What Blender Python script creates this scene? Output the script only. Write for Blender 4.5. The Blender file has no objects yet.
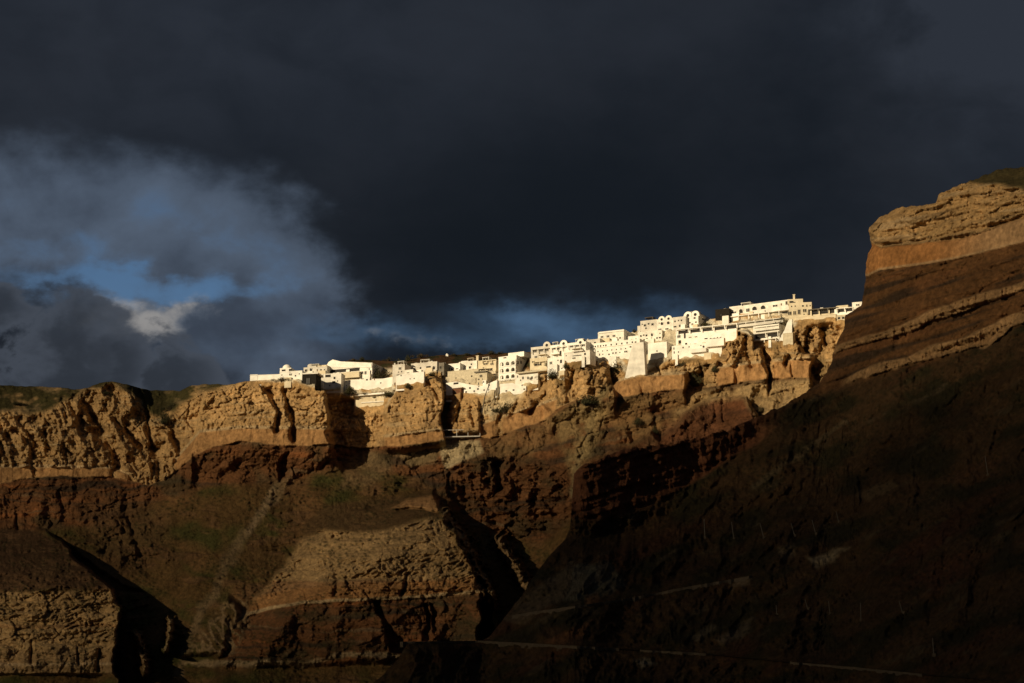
import bpy, math, random
import numpy as np
R = math.radians
rng = np.random.default_rng(7)
random.seed(7)
scene = bpy.context.scene
COL = scene.collection

# ------------------------------------------------------------------ camera model
F = 2418.0            # focal length in pixels (85 mm lens on a 36 mm sensor, 1024 px wide)
PITCH = R(12.2)
CZ = 6.0              # the photographer stands on a ferry deck
cp, sp = math.cos(PITCH), math.sin(PITCH)

def ray(px, py):
    X = (px - 512.0) / F
    Z = (341.5 - py) / F
    yw = cp - Z * sp
    zw = sp + Z * cp
    return X / yw, zw / yw          # x and z per metre of distance y

def pt(px, py, d):
    kx, kz = ray(px, py)
    return np.array((kx * d, d, CZ + kz * d))

# sun: low, from the left and behind the camera
S = np.array((-0.68, -0.70, 0.225)); S /= np.linalg.norm(S)
sun_el = math.asin(S[2]); sun_az = math.atan2(S[0], S[1])

# ------------------------------------------------------------------ noise (numpy)
_perm = rng.permutation(4096)
def _h(ix, iy, seed):
    return _perm[(_perm[(ix + seed * 131) & 4095] + iy + seed * 17) & 4095]
_ang = rng.random(4096) * 2 * np.pi
_gx, _gy = np.cos(_ang), np.sin(_ang)
def perlin(x, y, seed=0):
    ix = np.floor(x).astype(np.int64); iy = np.floor(y).astype(np.int64)
    fx = x - ix; fy = y - iy
    def g(i, j):
        k = _h(ix + i, iy + j, seed)
        return _gx[k] * (fx - i) + _gy[k] * (fy - j)
    u = fx * fx * fx * (fx * (fx * 6 - 15) + 10); v = fy * fy * fy * (fy * (fy * 6 - 15) + 10)
    a = g(0, 0); a = a + u * (g(1, 0) - a)
    b = g(0, 1); b = b + u * (g(1, 1) - b)
    return (a + v * (b - a)) * 1.5
def fbm(x, y, o=4, seed=0, gain=0.5):
    s = 0; a = 1.0; t = 0
    for k in range(o):
        s = s + a * perlin(x * 2 ** k, y * 2 ** k, seed + k * 3); t += a; a *= gain
    return s / t
def ridged(x, y, o=4, seed=0, gain=0.5):
    s = 0; a = 1.0; t = 0
    for k in range(o):
        s = s + a * (1 - np.abs(perlin(x * 2 ** k, y * 2 ** k, seed + k * 3)) * 2); t += a; a *= gain
    return s / t
_rx, _ry, _rv = rng.random(4096), rng.random(4096), rng.random(4096)
def worley(x, y, seed=0):
    ix = np.floor(x).astype(np.int64); iy = np.floor(y).astype(np.int64)
    f1 = np.full(x.shape, 9.0); f2 = np.full(x.shape, 9.0); val = np.zeros(x.shape)
    for i in (-1, 0, 1):
        for j in (-1, 0, 1):
            k = _h(ix + i, iy + j, seed)
            d = np.hypot(ix + i + _rx[k] - x, iy + j + _ry[k] - y)
            m = d < f1
            f2 = np.where(m, f1, np.minimum(f2, d))
            val = np.where(m, _rv[k], val)
            f1 = np.where(m, d, f1)
    return f1, f2 - f1, val
def sm(e0, e1, x):
    t = np.clip((x - e0) / (e1 - e0), 0, 1)
    return t * t * (3 - 2 * t)
def sdf(poly, X, Y):
    """signed distance in the traced outline's units, negative inside"""
    d = np.full(X.shape, 1e9); inside = np.zeros(X.shape, bool)
    n = len(poly)
    for i in range(n):
        ax, ay = poly[i]; bx, by = poly[(i + 1) % n]
        ex, ey = bx - ax, by - ay
        t = np.clip(((X - ax) * ex + (Y - ay) * ey) / (ex * ex + ey * ey + 1e-9), 0, 1)
        d = np.minimum(d, (X - ax - t * ex) ** 2 + (Y - ay - t * ey) ** 2)
        if ay != by:
            c = (Y >= min(ay, by)) & (Y < max(ay, by)) & (X < ax + (Y - ay) / (by - ay) * ex)
            inside ^= c
    d = np.sqrt(d)
    return np.where(inside, -d, d)
def line_d(pts, X, Y):
    d = np.full(X.shape, 1e9); tt = np.zeros(X.shape)
    n = len(pts) - 1
    for i in range(n):
        ax, ay = pts[i]; bx, by = pts[i + 1]
        ex, ey = bx - ax, by - ay
        t = np.clip(((X - ax) * ex + (Y - ay) * ey) / (ex * ex + ey * ey), 0, 1)
        q = (X - ax - t * ex) ** 2 + (Y - ay - t * ey) ** 2
        m = q < d
        tt = np.where(m, (i + t) / n, tt); d = np.minimum(d, q)
    return np.sqrt(d), tt
def curve(pts, x):
    p = np.array(pts, float)
    return np.interp(x, p[:, 0], p[:, 1])
def mixc(c, col, m):
    return c + (np.array(col)[None, None, :] - c) * m[..., None]

# ------------------------------------------------------------------ materials
def new_mat(name):
    m = bpy.data.materials.new(name); m.use_nodes = True
    return m, m.node_tree.nodes, m.node_tree.links, m.node_tree.nodes['Principled BSDF']
def plain(name, col, rough=0.8, var=0.12, scale=0.6, metal=0.0, bump=0.0):
    m, N, L, b = new_mat(name)
    b.inputs['Roughness'].default_value = rough
    b.inputs['Metallic'].default_value = metal
    b.inputs['Specular IOR Level'].default_value = 0.25
    tc = N.new('ShaderNodeTexCoord')
    n = N.new('ShaderNodeTexNoise'); n.inputs['Scale'].default_value = scale; n.inputs['Detail'].default_value = 6
    L.new(tc.outputs['Object'], n.inputs['Vector'])
    r = N.new('ShaderNodeValToRGB')
    r.color_ramp.elements[0].position = 0.3; r.color_ramp.elements[1].position = 0.7
    r.color_ramp.elements[0].color = [c * (1 - var) for c in col] + [1]
    r.color_ramp.elements[1].color = [min(1, c * (1 + var * 0.5)) for c in col] + [1]
    L.new(n.outputs['Fac'], r.inputs['Fac']); L.new(r.outputs['Color'], b.inputs['Base Color'])
    if bump:
        bp = N.new('ShaderNodeBump'); bp.inputs['Strength'].default_value = 0.5; bp.inputs['Distance'].default_value = bump
        L.new(n.outputs['Fac'], bp.inputs['Height']); L.new(bp.outputs['Normal'], b.inputs['Normal'])
    return m
M = {}
M['white'] = plain('whitewash', (0.79, 0.75, 0.67), 0.9, 0.26, 0.45, bump=.05)
M['white2'] = plain('whitewash_bright', (0.87, 0.84, 0.77), 0.9, 0.18, 0.4, bump=.05)
M['white3'] = plain('whitewash_greyed', (0.62, 0.58, 0.51), 0.9, 0.25, 0.4, bump=.05)
M['cream'] = plain('cream_render', (0.66, 0.57, 0.41), 0.9, 0.2, 0.4, bump=.05)
M['beige'] = plain('beige_masonry', (0.56, 0.49, 0.36), 0.95, 0.22, 0.9, bump=0.1)
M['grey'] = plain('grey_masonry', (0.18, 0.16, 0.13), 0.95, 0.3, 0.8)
M['dark'] = plain('near_black_walls', (0.016, 0.013, 0.010), 0.95, 0.3, 0.8)  # near black: shade put into the recess block's colour; also the skyline block
M['brown'] = plain('brown_roof', (0.22, 0.16, 0.10), 0.9, 0.2, 0.6)
M['glass'] = plain('window_glass', (0.022, 0.018, 0.015), 0.7, 0.3, 0.5)
M['shade'] = plain('louvred_shutter', (0.09, 0.07, 0.05), 0.7, 0.3, 0.8)
M['wood'] = plain('door_wood', (0.15, 0.09, 0.05), 0.7, 0.2, 1.0)
M['metal'] = plain('dark_metal', (0.04, 0.035, 0.03), 0.5, 0.2, 1.0)
M['pale'] = plain('galvanised_post', (0.13, 0.11, 0.085), 0.5, 0.1, 1.0)
M['red'] = plain('rusty_boards', (0.17, 0.075, 0.04), 0.9, 0.3, 1.0)
M['leaf'] = plain('shrub_leaves', (0.045, 0.042, 0.016), 0.8, 0.4, 0.7)
M['leaf2'] = plain('dry_shrub_leaves', (0.085, 0.062, 0.026), 0.8, 0.4, 0.7)
M['bark'] = plain('shrub_bark', (0.08, 0.05, 0.03), 0.9, 0.2, 2.0)
M['asphalt'] = plain('road_asphalt', (0.06, 0.055, 0.05), 0.9, 0.2, 0.4)
M['stone'] = plain('parapet_stone', (0.11, 0.08, 0.05), 0.95, 0.25, 0.5)

def terrain_mat(name, bdist=0.35):
    m, N, L, b = new_mat(name)
    b.inputs['Roughness'].default_value = 0.97
    b.inputs['Specular IOR Level'].default_value = 0.08
    at = N.new('ShaderNodeAttribute'); at.attribute_name = 'rock'
    tc = N.new('ShaderNodeTexCoord')
    n1 = N.new('ShaderNodeTexNoise'); n1.inputs['Scale'].default_value = 0.55; n1.inputs['Detail'].default_value = 8; n1.inputs['Roughness'].default_value = 0.65
    L.new(tc.outputs['Object'], n1.inputs['Vector'])
    n2 = N.new('ShaderNodeTexNoise'); n2.inputs['Scale'].default_value = 0.09; n2.inputs['Detail'].default_value = 5
    L.new(tc.outputs['Object'], n2.inputs['Vector'])
    r1 = N.new('ShaderNodeMapRange'); r1.inputs[1].default_value = 0.28; r1.inputs[2].default_value = 0.72; r1.inputs[3].default_value = 0.55; r1.inputs[4].default_value = 1.4
    L.new(n1.outputs['Fac'], r1.inputs[0])
    r2 = N.new('ShaderNodeMapRange'); r2.inputs[1].default_value = 0.3; r2.inputs[2].default_value = 0.7; r2.inputs[3].default_value = 0.78; r2.inputs[4].default_value = 1.2
    L.new(n2.outputs['Fac'], r2.inputs[0])
    mu = N.new('ShaderNodeMath'); mu.operation = 'MULTIPLY'; L.new(r1.outputs[0], mu.inputs[0]); L.new(r2.outputs[0], mu.inputs[1])
    mx = N.new('ShaderNodeVectorMath'); mx.operation = 'SCALE'
    L.new(at.outputs['Color'], mx.inputs[0]); L.new(mu.outputs[0], mx.inputs['Scale'])
    L.new(mx.outputs[0], b.inputs['Base Color'])
    n3 = N.new('ShaderNodeTexNoise'); n3.inputs['Scale'].default_value = 1.5; n3.inputs['Detail'].default_value = 7; n3.inputs['Roughness'].default_value = 0.7
    L.new(tc.outputs['Object'], n3.inputs['Vector'])
    bp = N.new('ShaderNodeBump'); bp.inputs['Strength'].default_value = 0.8; bp.inputs['Distance'].default_value = bdist
    L.new(n3.outputs['Fac'], bp.inputs['Height']); L.new(bp.outputs['Normal'], b.inputs['Normal'])
    return m
M['rock'] = terrain_mat('caldera_rock', 1.0)
M['rock_near'] = terrain_mat('headland_rock', 0.9)

# ------------------------------------------------------------------ mesh helpers
def grid_obj(name, P, C, mat):
    """P rows x cols x 3, C rows x cols x 3 albedo"""
    nr, nc = P.shape[:2]
    me = bpy.data.meshes.new(name)
    v = P.reshape(-1, 3).astype(np.float32)
    me.vertices.add(len(v)); me.vertices.foreach_set('co', v.ravel())
    idx = np.arange(nr * nc).reshape(nr, nc)
    q = np.stack((idx[:-1, :-1], idx[1:, :-1], idx[1:, 1:], idx[:-1, 1:]), -1).reshape(-1, 4)
    nf = len(q)
    me.loops.add(nf * 4); me.loops.foreach_set('vertex_index', q.ravel().astype(np.int32))
    me.polygons.add(nf)
    me.polygons.foreach_set('loop_start', np.arange(0, nf * 4, 4, dtype=np.int32))
    me.polygons.foreach_set('loop_total', np.full(nf, 4, np.int32))
    me.polygons.foreach_set('use_smooth', np.ones(nf, bool))
    a = me.attributes.new('rock', 'FLOAT_COLOR', 'POINT')
    a.data.foreach_set('color', np.concatenate((C.reshape(-1, 3), np.ones((nr * nc, 1))), 1).astype(np.float32).ravel())
    me.update(); me.validate()
    me.materials.append(mat)
    o = bpy.data.objects.new(name, me); COL.objects.link(o)
    return o

class MB:
    def __init__(s): s.v = []; s.f = []; s.sm = []
    def add(s, vs, fs, smooth=False):
        k = len(s.v); s.v += [tuple(map(float, p)) for p in vs]
        s.f += [tuple(i + k for i in f) for f in fs]; s.sm += [smooth] * len(fs); return s
    def box(s, u0, u1, w0, w1, z0, z1):
        vs = [(u0, w0, z0), (u1, w0, z0), (u1, w1, z0), (u0, w1, z0), (u0, w0, z1), (u1, w0, z1), (u1, w1, z1), (u0, w1, z1)]
        return s.add(vs, [(0, 3, 2, 1), (4, 5, 6, 7), (0, 1, 5, 4), (1, 2, 6, 5), (2, 3, 7, 6), (3, 0, 4, 7)])
    def prism(s, pts, w0, w1, smooth=False):
        """outline in (u,z), counter-clockwise seen from the front, run back from w0 to w1"""
        n = len(pts)
        s.add([(u, w0, z) for u, z in pts] + [(u, w1, z) for u, z in pts],
              [tuple(range(n)), tuple(range(2 * n - 1, n - 1, -1))])
        k = len(s.v) - 2 * n
        for i in range(n):
            j = (i + 1) % n
            s.f.append((k + i, k + n + i, k + n + j, k + j)); s.sm.append(False)
        return s
    def dome(s, u, w, z, r, h=None, seg=20, rings=6):
        h = h or r
        vs = []; fs = []
        for i in range(rings):
            a = math.pi / 2 * i / rings
            for j in range(seg):
                b = 2 * math.pi * j / seg
                vs.append((u + r * math.cos(a) * math.cos(b), w + r * math.cos(a) * math.sin(b), z + h * math.sin(a)))
        vs.append((u, w, z + h))
        for i in range(rings - 1):
            for j in range(seg):
                fs.append((i * seg + j, i * seg + (j + 1) % seg, (i + 1) * seg + (j + 1) % seg, (i + 1) * seg + j))
        for j in range(seg):
            fs.append(((rings - 1) * seg + j, (rings - 1) * seg + (j + 1) % seg, rings * seg))
        return s.add(vs, fs, True)
    def tube(s, a, b, r, seg=6, r2=None):
        a = np.array(a, float); b = np.array(b, float); r2 = r if r2 is None else r2
        d = (b - a) / np.linalg.norm(b - a)
        x = np.cross(d, (0, 0, 1.0)) if abs(d[2]) < 0.9 else np.cross(d, (1.0, 0, 0)); x /= np.linalg.norm(x)
        y = np.cross(d, x); vs = []
        for p, q in ((a, r), (b, r2)):
            for j in range(seg):
                t = 2 * math.pi * j / seg; vs.append(p + q * (math.cos(t) * x + math.sin(t) * y))
        fs = [(j, (j + 1) % seg, seg + (j + 1) % seg, seg + j) for j in range(seg)]
        fs += [tuple(range(seg - 1, -1, -1)), tuple(range(seg, 2 * seg))]
        return s.add(vs, fs, False)
    def build(s, name, mat, parent=None):
        me = bpy.data.meshes.new(name); me.from_pydata(s.v, [], s.f)
        me.polygons.foreach_set('use_smooth', s.sm)
        me.update(); me.materials.append(mat)
        o = bpy.data.objects.new(name, me); COL.objects.link(o)
        if parent: o.parent = parent
        return o
def tag(o, label, cat, group=None, kind=None):
    o['label'] = label; o['category'] = cat
    if group: o['group'] = group
    o['kind'] = kind or 'thing'
    return o
def struct(o, label=None):
    o['kind'] = 'structure'
    if label: o['label'] = label
    return o

# ==================================================================================
#  FAR CALDERA WALL
# ==================================================================================
SKY = [(-260,394),(-60,388),(0,385),(20,386),(50,387),(75,389),(88,388),(100,383),(112,381),(125,384),(150,390),(180,391),(190,386),(205,384),(225,384.5),(235,384),(245,381),(255,380.5),(280,379),(300,376),(318,372),(330,366),(340,362),(350,360),(372,360),(390,361),(400,361),(412,359),(425,357),(440,355),(470,354.5),(490,354),(505,353),(515,352.5),(530,352),(560,348),(600,340),(640,330),(680,322),(720,318),(735,314),(770,313),(800,314),(820,313),(850,311),(870,306),(900,302),(1000,300)]
ALINE = [(-260,484),(0,484),(30,478),(60,476),(110,477),(130,480),(150,486),(165,480),(180,468),(195,455),(215,446),(240,441),(270,445),(300,446),(330,444),(345,446),(360,448),(385,446),(400,447),(440,440),(480,439),(500,436),(520,428),(545,420),(560,407),(575,400),(610,399),(640,394),(685,388),(715,386),(740,383),(765,379),(815,377),(850,372),(1000,365)]
BTOP = [(-260,468),(0,467),(30,467),(110,468),(130,475),(150,482),(165,473),(180,455),(200,432),(240,428),(330,429),(385,437),(440,430),(480,425),(500,418),(535,407),(560,398),(575,394),(610,383),(640,376),(683,374),(715,368),(740,365),(765,362),(815,358),(1000,350)]
CLINE = [(-260,530),(0,532),(40,530),(90,525),(130,512),(160,500),(200,488),(225,482),(270,486),(290,480),(310,472),(345,462),(385,470),(420,478),(450,500),(475,530),(500,535),(540,540),(570,520),(585,535),(640,500),(720,470),(780,440),(1000,400)]
VBASE = [(250,380),(300,383),(330,392),(352,396),(385,408),(400,385),(412,372),(440,372),(450,385),(478,395),(500,396),(520,392),(540,376),(560,364),(575,355),(605,356),(612,362),(630,376),(645,372),(668,360),(690,358),(710,358),(722,344),(735,330),(752,336),(775,342),(790,335),(800,318),(850,315)]
DA = [(-260,985),(0,970),(180,960),(250,948),(330,940),(440,925),(560,905),(700,880),(850,855),(1000,830)]

cols = np.concatenate((np.arange(-260, -12, 4.0), np.arange(-12, 880, 0.72), np.arange(880, 1001, 6.0)))
NR = 470
v = np.linspace(0, 1, NR)
sky = curve(SKY, cols)
sky = sky + 0.9 * fbm(cols * 0.09, cols * 0 + 3.3, 4, 5) * np.where((cols > 250), 0.5, 1.3)
BOT = 706.0
PX = np.broadcast_to(cols[None, :], (NR, len(cols))).copy()
PY = sky[None, :] + v[:, None] * (BOT - sky)[None, :]
mx, my = PX * 0.375, PY * 0.375        # metres on the wall

w1 = fbm(mx / 26, my / 26, 4, 11); w2 = fbm(mx / 9, my / 9, 4, 21)
wx = PX + 5 * w1 + 2.5 * w2                # outlines get frayed, never ruler-straight
wy = PY + 4 * fbm(mx / 24, my / 24, 4, 31) + 2.0 * fbm(mx / 8, my / 8, 4, 37)
wx2 = PX + 1.6 * w2; wy2 = PY + 1.2 * fbm(mx / 7, my / 7, 4, 41)

A_ = curve(ALINE, PX) + 2.6 * fbm(mx / 13, mx * 0, 4, 77) + 1.0 * fbm(mx / 3, mx * 0 + 5, 3, 79)
Bt = curve(BTOP, PX); Cl = curve(CLINE, wx)
inBand = sm(-0.6, 0.8, PY - Bt) * sm(-0.6, 0.8, A_ - PY)
def span(a, b): return sm(a - 3, a + 3, wx2 + 2.5 * w2) * sm(b + 3, b - 3, wx2 + 2.5 * w2)
bandm = np.clip(span(-300, 33) + span(37, 112) + span(118, 128) + span(176, 334) + span(385, 446) + span(480, 497) + span(502, 556) + span(614, 686) + span(716, 766) + span(772, 813), 0, 1)
noband = sm(-1.0, 1.0, Bt - PY + 0) * 0 + inBand * (1 - bandm); inBand = inBand * bandm
above = sm(-1.0, 1.0, Bt - PY)             # tuff above the smooth band
below = sm(-0.8, 0.8, PY - A_)
talus = sm(-3, 5, wy - Cl)
vill = sm(-2, 2, curve(VBASE, PX) - PY) * sm(246, 252, PX) * sm(866, 860, PX)

def pm(poly, soft=2.0, X=None, Y=None):
    return sm(soft, -soft, sdf(poly, wx2 if X is None else X, wy2 if Y is None else Y))

# --- slopes (metres of set-back for every pixel of height)
g = np.full(PX.shape, 0.16)
g = g + (0.05 - g) * inBand
g = g + (0.26 - g) * below
g = g + (0.50 - g) * talus
veg_top = sm(4, -4, wy - curve([(-260,418),(0,412),(30,414),(50,408),(70,398),(84,392),(100,387),(112,384),(130,394),(150,414),(165,420),(180,404),(200,392),(225,388),(250,381),(260,376),(1000,300)], wx))
g = g + (0.95 - g) * veg_top * (PX < 262)
g = g + (0.62 - g) * vill
hill = sm(340, 352, PX) * sm(518, 500, PX) * sm(368, 362, PY)
g = g + (4.5 - g) * hill
butte_l = pm([(-260,591),(0,592),(114,590),(118,610),(118,640),(112,674),(-260,674)], 1.5)
butte_c = pm([(232,622),(254,602),(274,580),(293,555),(306,537),(324,529),(358,532),(388,529),(411,521),(431,516),(445,522),(452,535),(470,572),(482,600),(484,650),(380,662),(225,668)], 4, wx2 + 2.2 * w2 + 0.6 * (wx - PX), wy2 + 2.0 * w2 + 0.6 * (wy - PY))
ledge_l = pm([(-260,534),(30,530),(62,545),(90,570),(114,590),(-260,592)], 3, wx2 + 3 * w2, wy2 + 3 * w1)
g = g + (0.13 - g) * np.maximum(butte_l, butte_c)
g = g + (0.62 - g) * ledge_l
cap_c = pm([(325,505),(395,497),(436,492),(444,500),(449,524),(431,516),(411,521),(388,529),(358,532),(324,529),(306,537),(300,530)], 3)
g = g + (0.8 - g) * cap_c
caves = pm([(455,470),(490,455),(540,462),(566,480),(572,512),(560,530),(500,530),(462,505)], 4)
g = g + (0.12 - g) * caves
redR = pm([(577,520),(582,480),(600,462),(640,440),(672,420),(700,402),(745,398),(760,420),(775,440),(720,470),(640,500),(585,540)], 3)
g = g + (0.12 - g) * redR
tanR = pm([(735,388),(768,382),(812,380),(830,372),(830,420),(760,430),(748,405)], 3)
g = g + (0.5 - g) * tanR

# integrate from the anchor line
dpy = np.gradient(PY, axis=0)
cum = np.cumsum(g * dpy, axis=0)
c0 = np.array([np.interp(A_[:, j].mean(), PY[:, j], cum[:, j]) for j in range(len(cols))])
D = curve(DA, PX) - (cum - c0[None, :])
# lateral smoothing of what the integration left
def smooth_cols(a, n):
    k = np.hanning(n + 2)[1:-1]; k /= k.sum()
    pad = np.pad(a, ((0, 0), (n // 2, n - 1 - n // 2)), 'edge')
    c = np.empty_like(a)
    for i in range(a.shape[0]): c[i] = np.convolve(pad[i], k, 'valid')
    return c
D0_ = smooth_cols(D, 15); D1_ = smooth_cols(D, 61); D = D0_ + (D1_ - D0_) * sm(470, 520, PY)

# --- spurs, promontories and recesses (metres towards the sea)
def push(poly, m, soft=1.5, ramp=None, fade=70, grow=None):
    global D
    up = ramp is None and m > 0 and np.mean([q[1] for q in poly]) < 470
    rag = (2.2 if up else 9.0) * w2 + (0 if up else .35 * (wx - PX))
    k = pm(poly, soft, wx2 + rag, np.minimum(wy2, A_ - 4) if up else wy2 + 2 * w2)
    if up: k = k * sm(fade, 0, PY - A_)
    if grow: k = k * (.5 + .5 * sm(grow[0], grow[1], PX))
    if ramp == 'TL': k = k * (.15 + .85 * sm(-2, 60, PY - TL))
    elif ramp: k = k * sm(ramp[0], ramp[1], PY)
    D = D - m * k
push([(-260,500),(20,522),(45,530),(62,545),(90,570),(115,590),(119,615),(117,640),(112,720),(-260,720)], 44, 1.6, (516, 575))
TL = curve([(200,660),(236,636),(256,604),(285,568),(310,544),(345,522),(385,506),(430,493),(600,493)], PX)
push([(392,509),(411,498),(432,493),(441,499),(440,512),(415,507)], 5, 1.5)
D = D + sm(3, 1, np.abs(PY - np.interp(PX, [225, 255, 300, 340, 400, 440, 485], [625, 616, 607, 604, 601, 598, 596]) - 3 * w1)) * 1.4 * butte_c
push([(222,650),(250,606),(285,566),(310,542),(345,518),(385,503),(415,495),(431,490),(441,499),(450,525),(462,546),(474,568),(480,595),(482,650),(478,720),(200,720),(205,680)], 46, 3.0, 'TL', grow=(215, 300))
push([(195,440),(205,390),(250,376),(322,380),(328,395),(329,430),(335,448),(320,470),(180,480)], 13, 1.5, fade=34)
push([(384,440),(387,407),(398,388),(412,374),(432,373),(442,384),(444,430),(446,446),(420,460),(388,452)], 12, 1.4, fade=9)
push([(328,394),(384,404),(384,440),(370,470),(345,472),(330,452)], -9, 3)
push([(452,388),(468,386),(478,392),(480,432),(452,434)], 4, 1.5)
push([(444,384),(452,384),(452,436),(446,438)], -7, 1.2)
push([(536,398),(550,378),(562,364),(578,356),(600,354),(608,364),(612,385),(620,402),(600,425),(560,420)], 9, 2, fade=24)
push([(603,356),(622,362),(626,374),(612,392),(606,384)], -5, 2)
push([(606,388),(630,377),(684,373),(687,392),(610,402)], 8, 1.4, fade=24)
push([(688,372),(704,372),(706,392),(690,396)], -5, 2)
push([(705,378),(715,362),(728,344),(735,329),(748,329),(756,340),(762,352),(768,368),(768,382),(712,388)], 10, 1.6, fade=24)
push([(753,338),(764,350),(771,368),(770,384),(764,384),(766,368),(758,352)], -4, 1.5)
push([(770,362),(785,350),(800,346),(812,358),(812,379),(772,381)], 7, 1.5, fade=24)
push([(577,520),(584,480),(600,460),(640,440),(652,432),(662,440),(690,410),(706,398),(745,397),(764,425),(720,475),(640,510),(585,545)], 20, 2.0, (385, 425))
push([(180,462),(196,452),(330,446),(345,462),(300,476),(225,484),(185,490)], 4, 2.5)
push([(282,455),(288,452),(289,470),(283,482),(279,476)], -7, 1.5)
push([(450,470),(462,466),(470,500),(462,512),(452,500)], -4, 2)
push([(494,462),(502,460),(500,490),(494,496)], -8, 2)
push([(505,533),(522,536),(520,545),(508,543)], -5, 2)
push([(372,600),(380,600),(388,618),(402,640),(404,655),(392,652),(386,630)], -7, 1.5)
push([(418,603),(424,603),(430,625),(426,642),(420,640),(424,622)], -5, 1.2)
push([(430,603),(436,605),(437,630),(433,635)], -5, 1.2)
push([(180,655),(198,625),(214,604),(226,596),(236,604),(232,630),(222,655)], 10, 4)
push([(195,655),(215,630),(225,615),(232,640),(222,660)], 3, 3)
push([(55,536),(66,546),(95,565),(120,585),(140,592),(120,592),(90,572)], -7, 2.5)

_gn = ridged(mx / 5, my / 6, 3, 39)
for yk, dp in ((541, 1.4), (553, 1.8), (566, 1.5), (578, 2.0), (589, 1.0)):
    D = D - butte_c * dp * sm(-1.2, 1.2, PY - yk - .05 * (360 - PX) - 5 * w1 - 2.5 * w2)
for yk, dp in ((603, 1.4), (614, 1.6), (627, 2.0), (646, 1.4)):
    D = D - butte_l * dp * sm(-1.2, 1.2, PY - yk - 4 * w1 - 2 * w2)
def gully(pts, depth, width, skew=0.0):
    global D
    lf = pts[0][0] < 200 and pts[0][1] < 450
    d, t = line_d(pts, wx2 + (5.0 if lf else 2) * w2 + (.5 * (wx - PX) if lf else 0), wy2 + 2 * w1)
    width = width * (.6 + .9 * _gn)
    D = D + depth * np.exp(-(d / width) ** 2) * (0.5 + 0.5 * t)
for pts, dep, wd in (
    ([(76,394),(90,410),(102,430)], 8, 4.0), ([(62,400),(74,412),(83,425)], 7, 3.6),
    ([(104,404),(128,432),(141,450)], 7, 3.2), ([(139,390),(147,415),(153,448)], 10, 4.2),
    ([(96,432),(112,452),(118,466)], 8, 3.4), ([(15,430),(27,442),(36,456)], 5, 3.0),
    ([(45,432),(50,452)], 4, 2.5), ([(166,430),(180,448)], 5, 3), ([(0,424),(8,436)], 5, 3.2), ([(22,418),(30,436)], 4, 2.6),
    ([(190,420),(205,412),(215,402)], 3, 3), ([(270,390),(278,412),(277,430)], 8, 3.0),
    ([(285,388),(291,412),(294,440)], 8, 2.8), ([(262,385),(275,394)], 4, 2),
    ([(318,470),(328,462)], 4, 3), ([(395,390),(390,410)], 2, 2), ([(428,380),(436,398)], 4, 2.4),
    ([(460,400),(458,420)], 4, 2), ([(470,405),(474,425)], 3, 2),
    ([(130,560),(150,575)], 3, 3), ([(118,520),(124,532)], 4, 2.2), ([(128,520),(133,532)], 4, 2.2),
    ([(136,542),(142,556)], 6, 4), ([(110,540),(104,552)], 6, 3.5), ([(17,515),(18,530)], 5, 2.2), ([(60,490),(63,508)], 4, 3),
    ([(408,572),(402,594)], 6, 2.2), ([(330,560),(338,580),(334,596)], 4, 2.4), ([(33,640),(32,662)], 4, 1.4), ([(78,648),(80,664)], 4, 1.4), ([(99,650),(98,672)], 4, 1.4),
    ([(285,545),(293,556)], 3, 3), ([(655,425),(662,440)], 4, 3), ([(630,430),(636,448)], 4, 3), ([(752,405),(758,428)], 5, 2),
    ([(715,408),(716,422)], 3, 1.6), ([(722,408),(724,420)], 3, 1.6), ([(545,500),(556,515)], 5, 3), ([(520,490),(535,505)], 4, 3),
    ([(812,366),(818,380)], 4, 1.8), ([(548,372),(545,395),(530,412)], 6, 3), ([(655,354),(660,374)], 5, 2.5), ([(700,352),(702,374)], 6, 2.6), ([(725,352),(716,370)], 4, 2.5), ([(790,345),(786,364)], 6, 2.6), ([(808,330),(806,352)], 6, 2.6), ([(822,322),(826,345)], 5, 2.5), ([(575,362),(570,388)], 5, 2.6), ([(520,398),(512,416)], 5, 2.5), ([(745,345),(752,366)], 5, 2.6), ([(640,378),(642,394)], 2.5, 1.6), ([(735,368),(736,382)], 2.5, 1.6), ([(792,362),(793,377)], 2.5, 1.6), ([(826,340),(830,350)], 3, 2.0), ([(798,340),(806,352)], 5, 2.4), ([(790,330),(812,338)], 4, 1.6)):
    gully(pts, dep, wd)
D = D + sm(196, 170, PX) * np.clip((above + noband) * (1 - veg_top), 0, 1) * (-(ridged((mx - .55 * my) / 11 + .6 * w1, (my + .55 * mx) / 24, 5, 43) - .45) * 8.0 - (ridged((mx - .3 * my) / 5 + w2, (my + .3 * mx) / 10, 4, 47) - .45) * 2.6)
# thin free-standing ribs in the shaded ravine
for pts, dep, wd in (([(446,512),(456,530),(470,552),(484,580),(488,600)], 38, 5.0), ([(499,540),(512,562),(524,582),(530,598)], 36, 6.5),
                     ([(489,592),(494,600),(496,640)], 30, 2.6), ([(138,636),(142,655),(145,672)], 34, 5.0), ([(170,620),(168,640),(165,650)], 30, 3.0)):
    rg = ridged(mx / 3.0, my / 3.0, 3, 173)
    d, t = line_d(pts, wx2 + 4.5 * w2, wy2 + 4 * (rg - .5))
    D = D - dep * np.exp(-(d / (wd * (.7 + .6 * rg))) ** 2) * (0.5 + 0.5 * t) * (.75 + .5 * rg)

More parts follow.
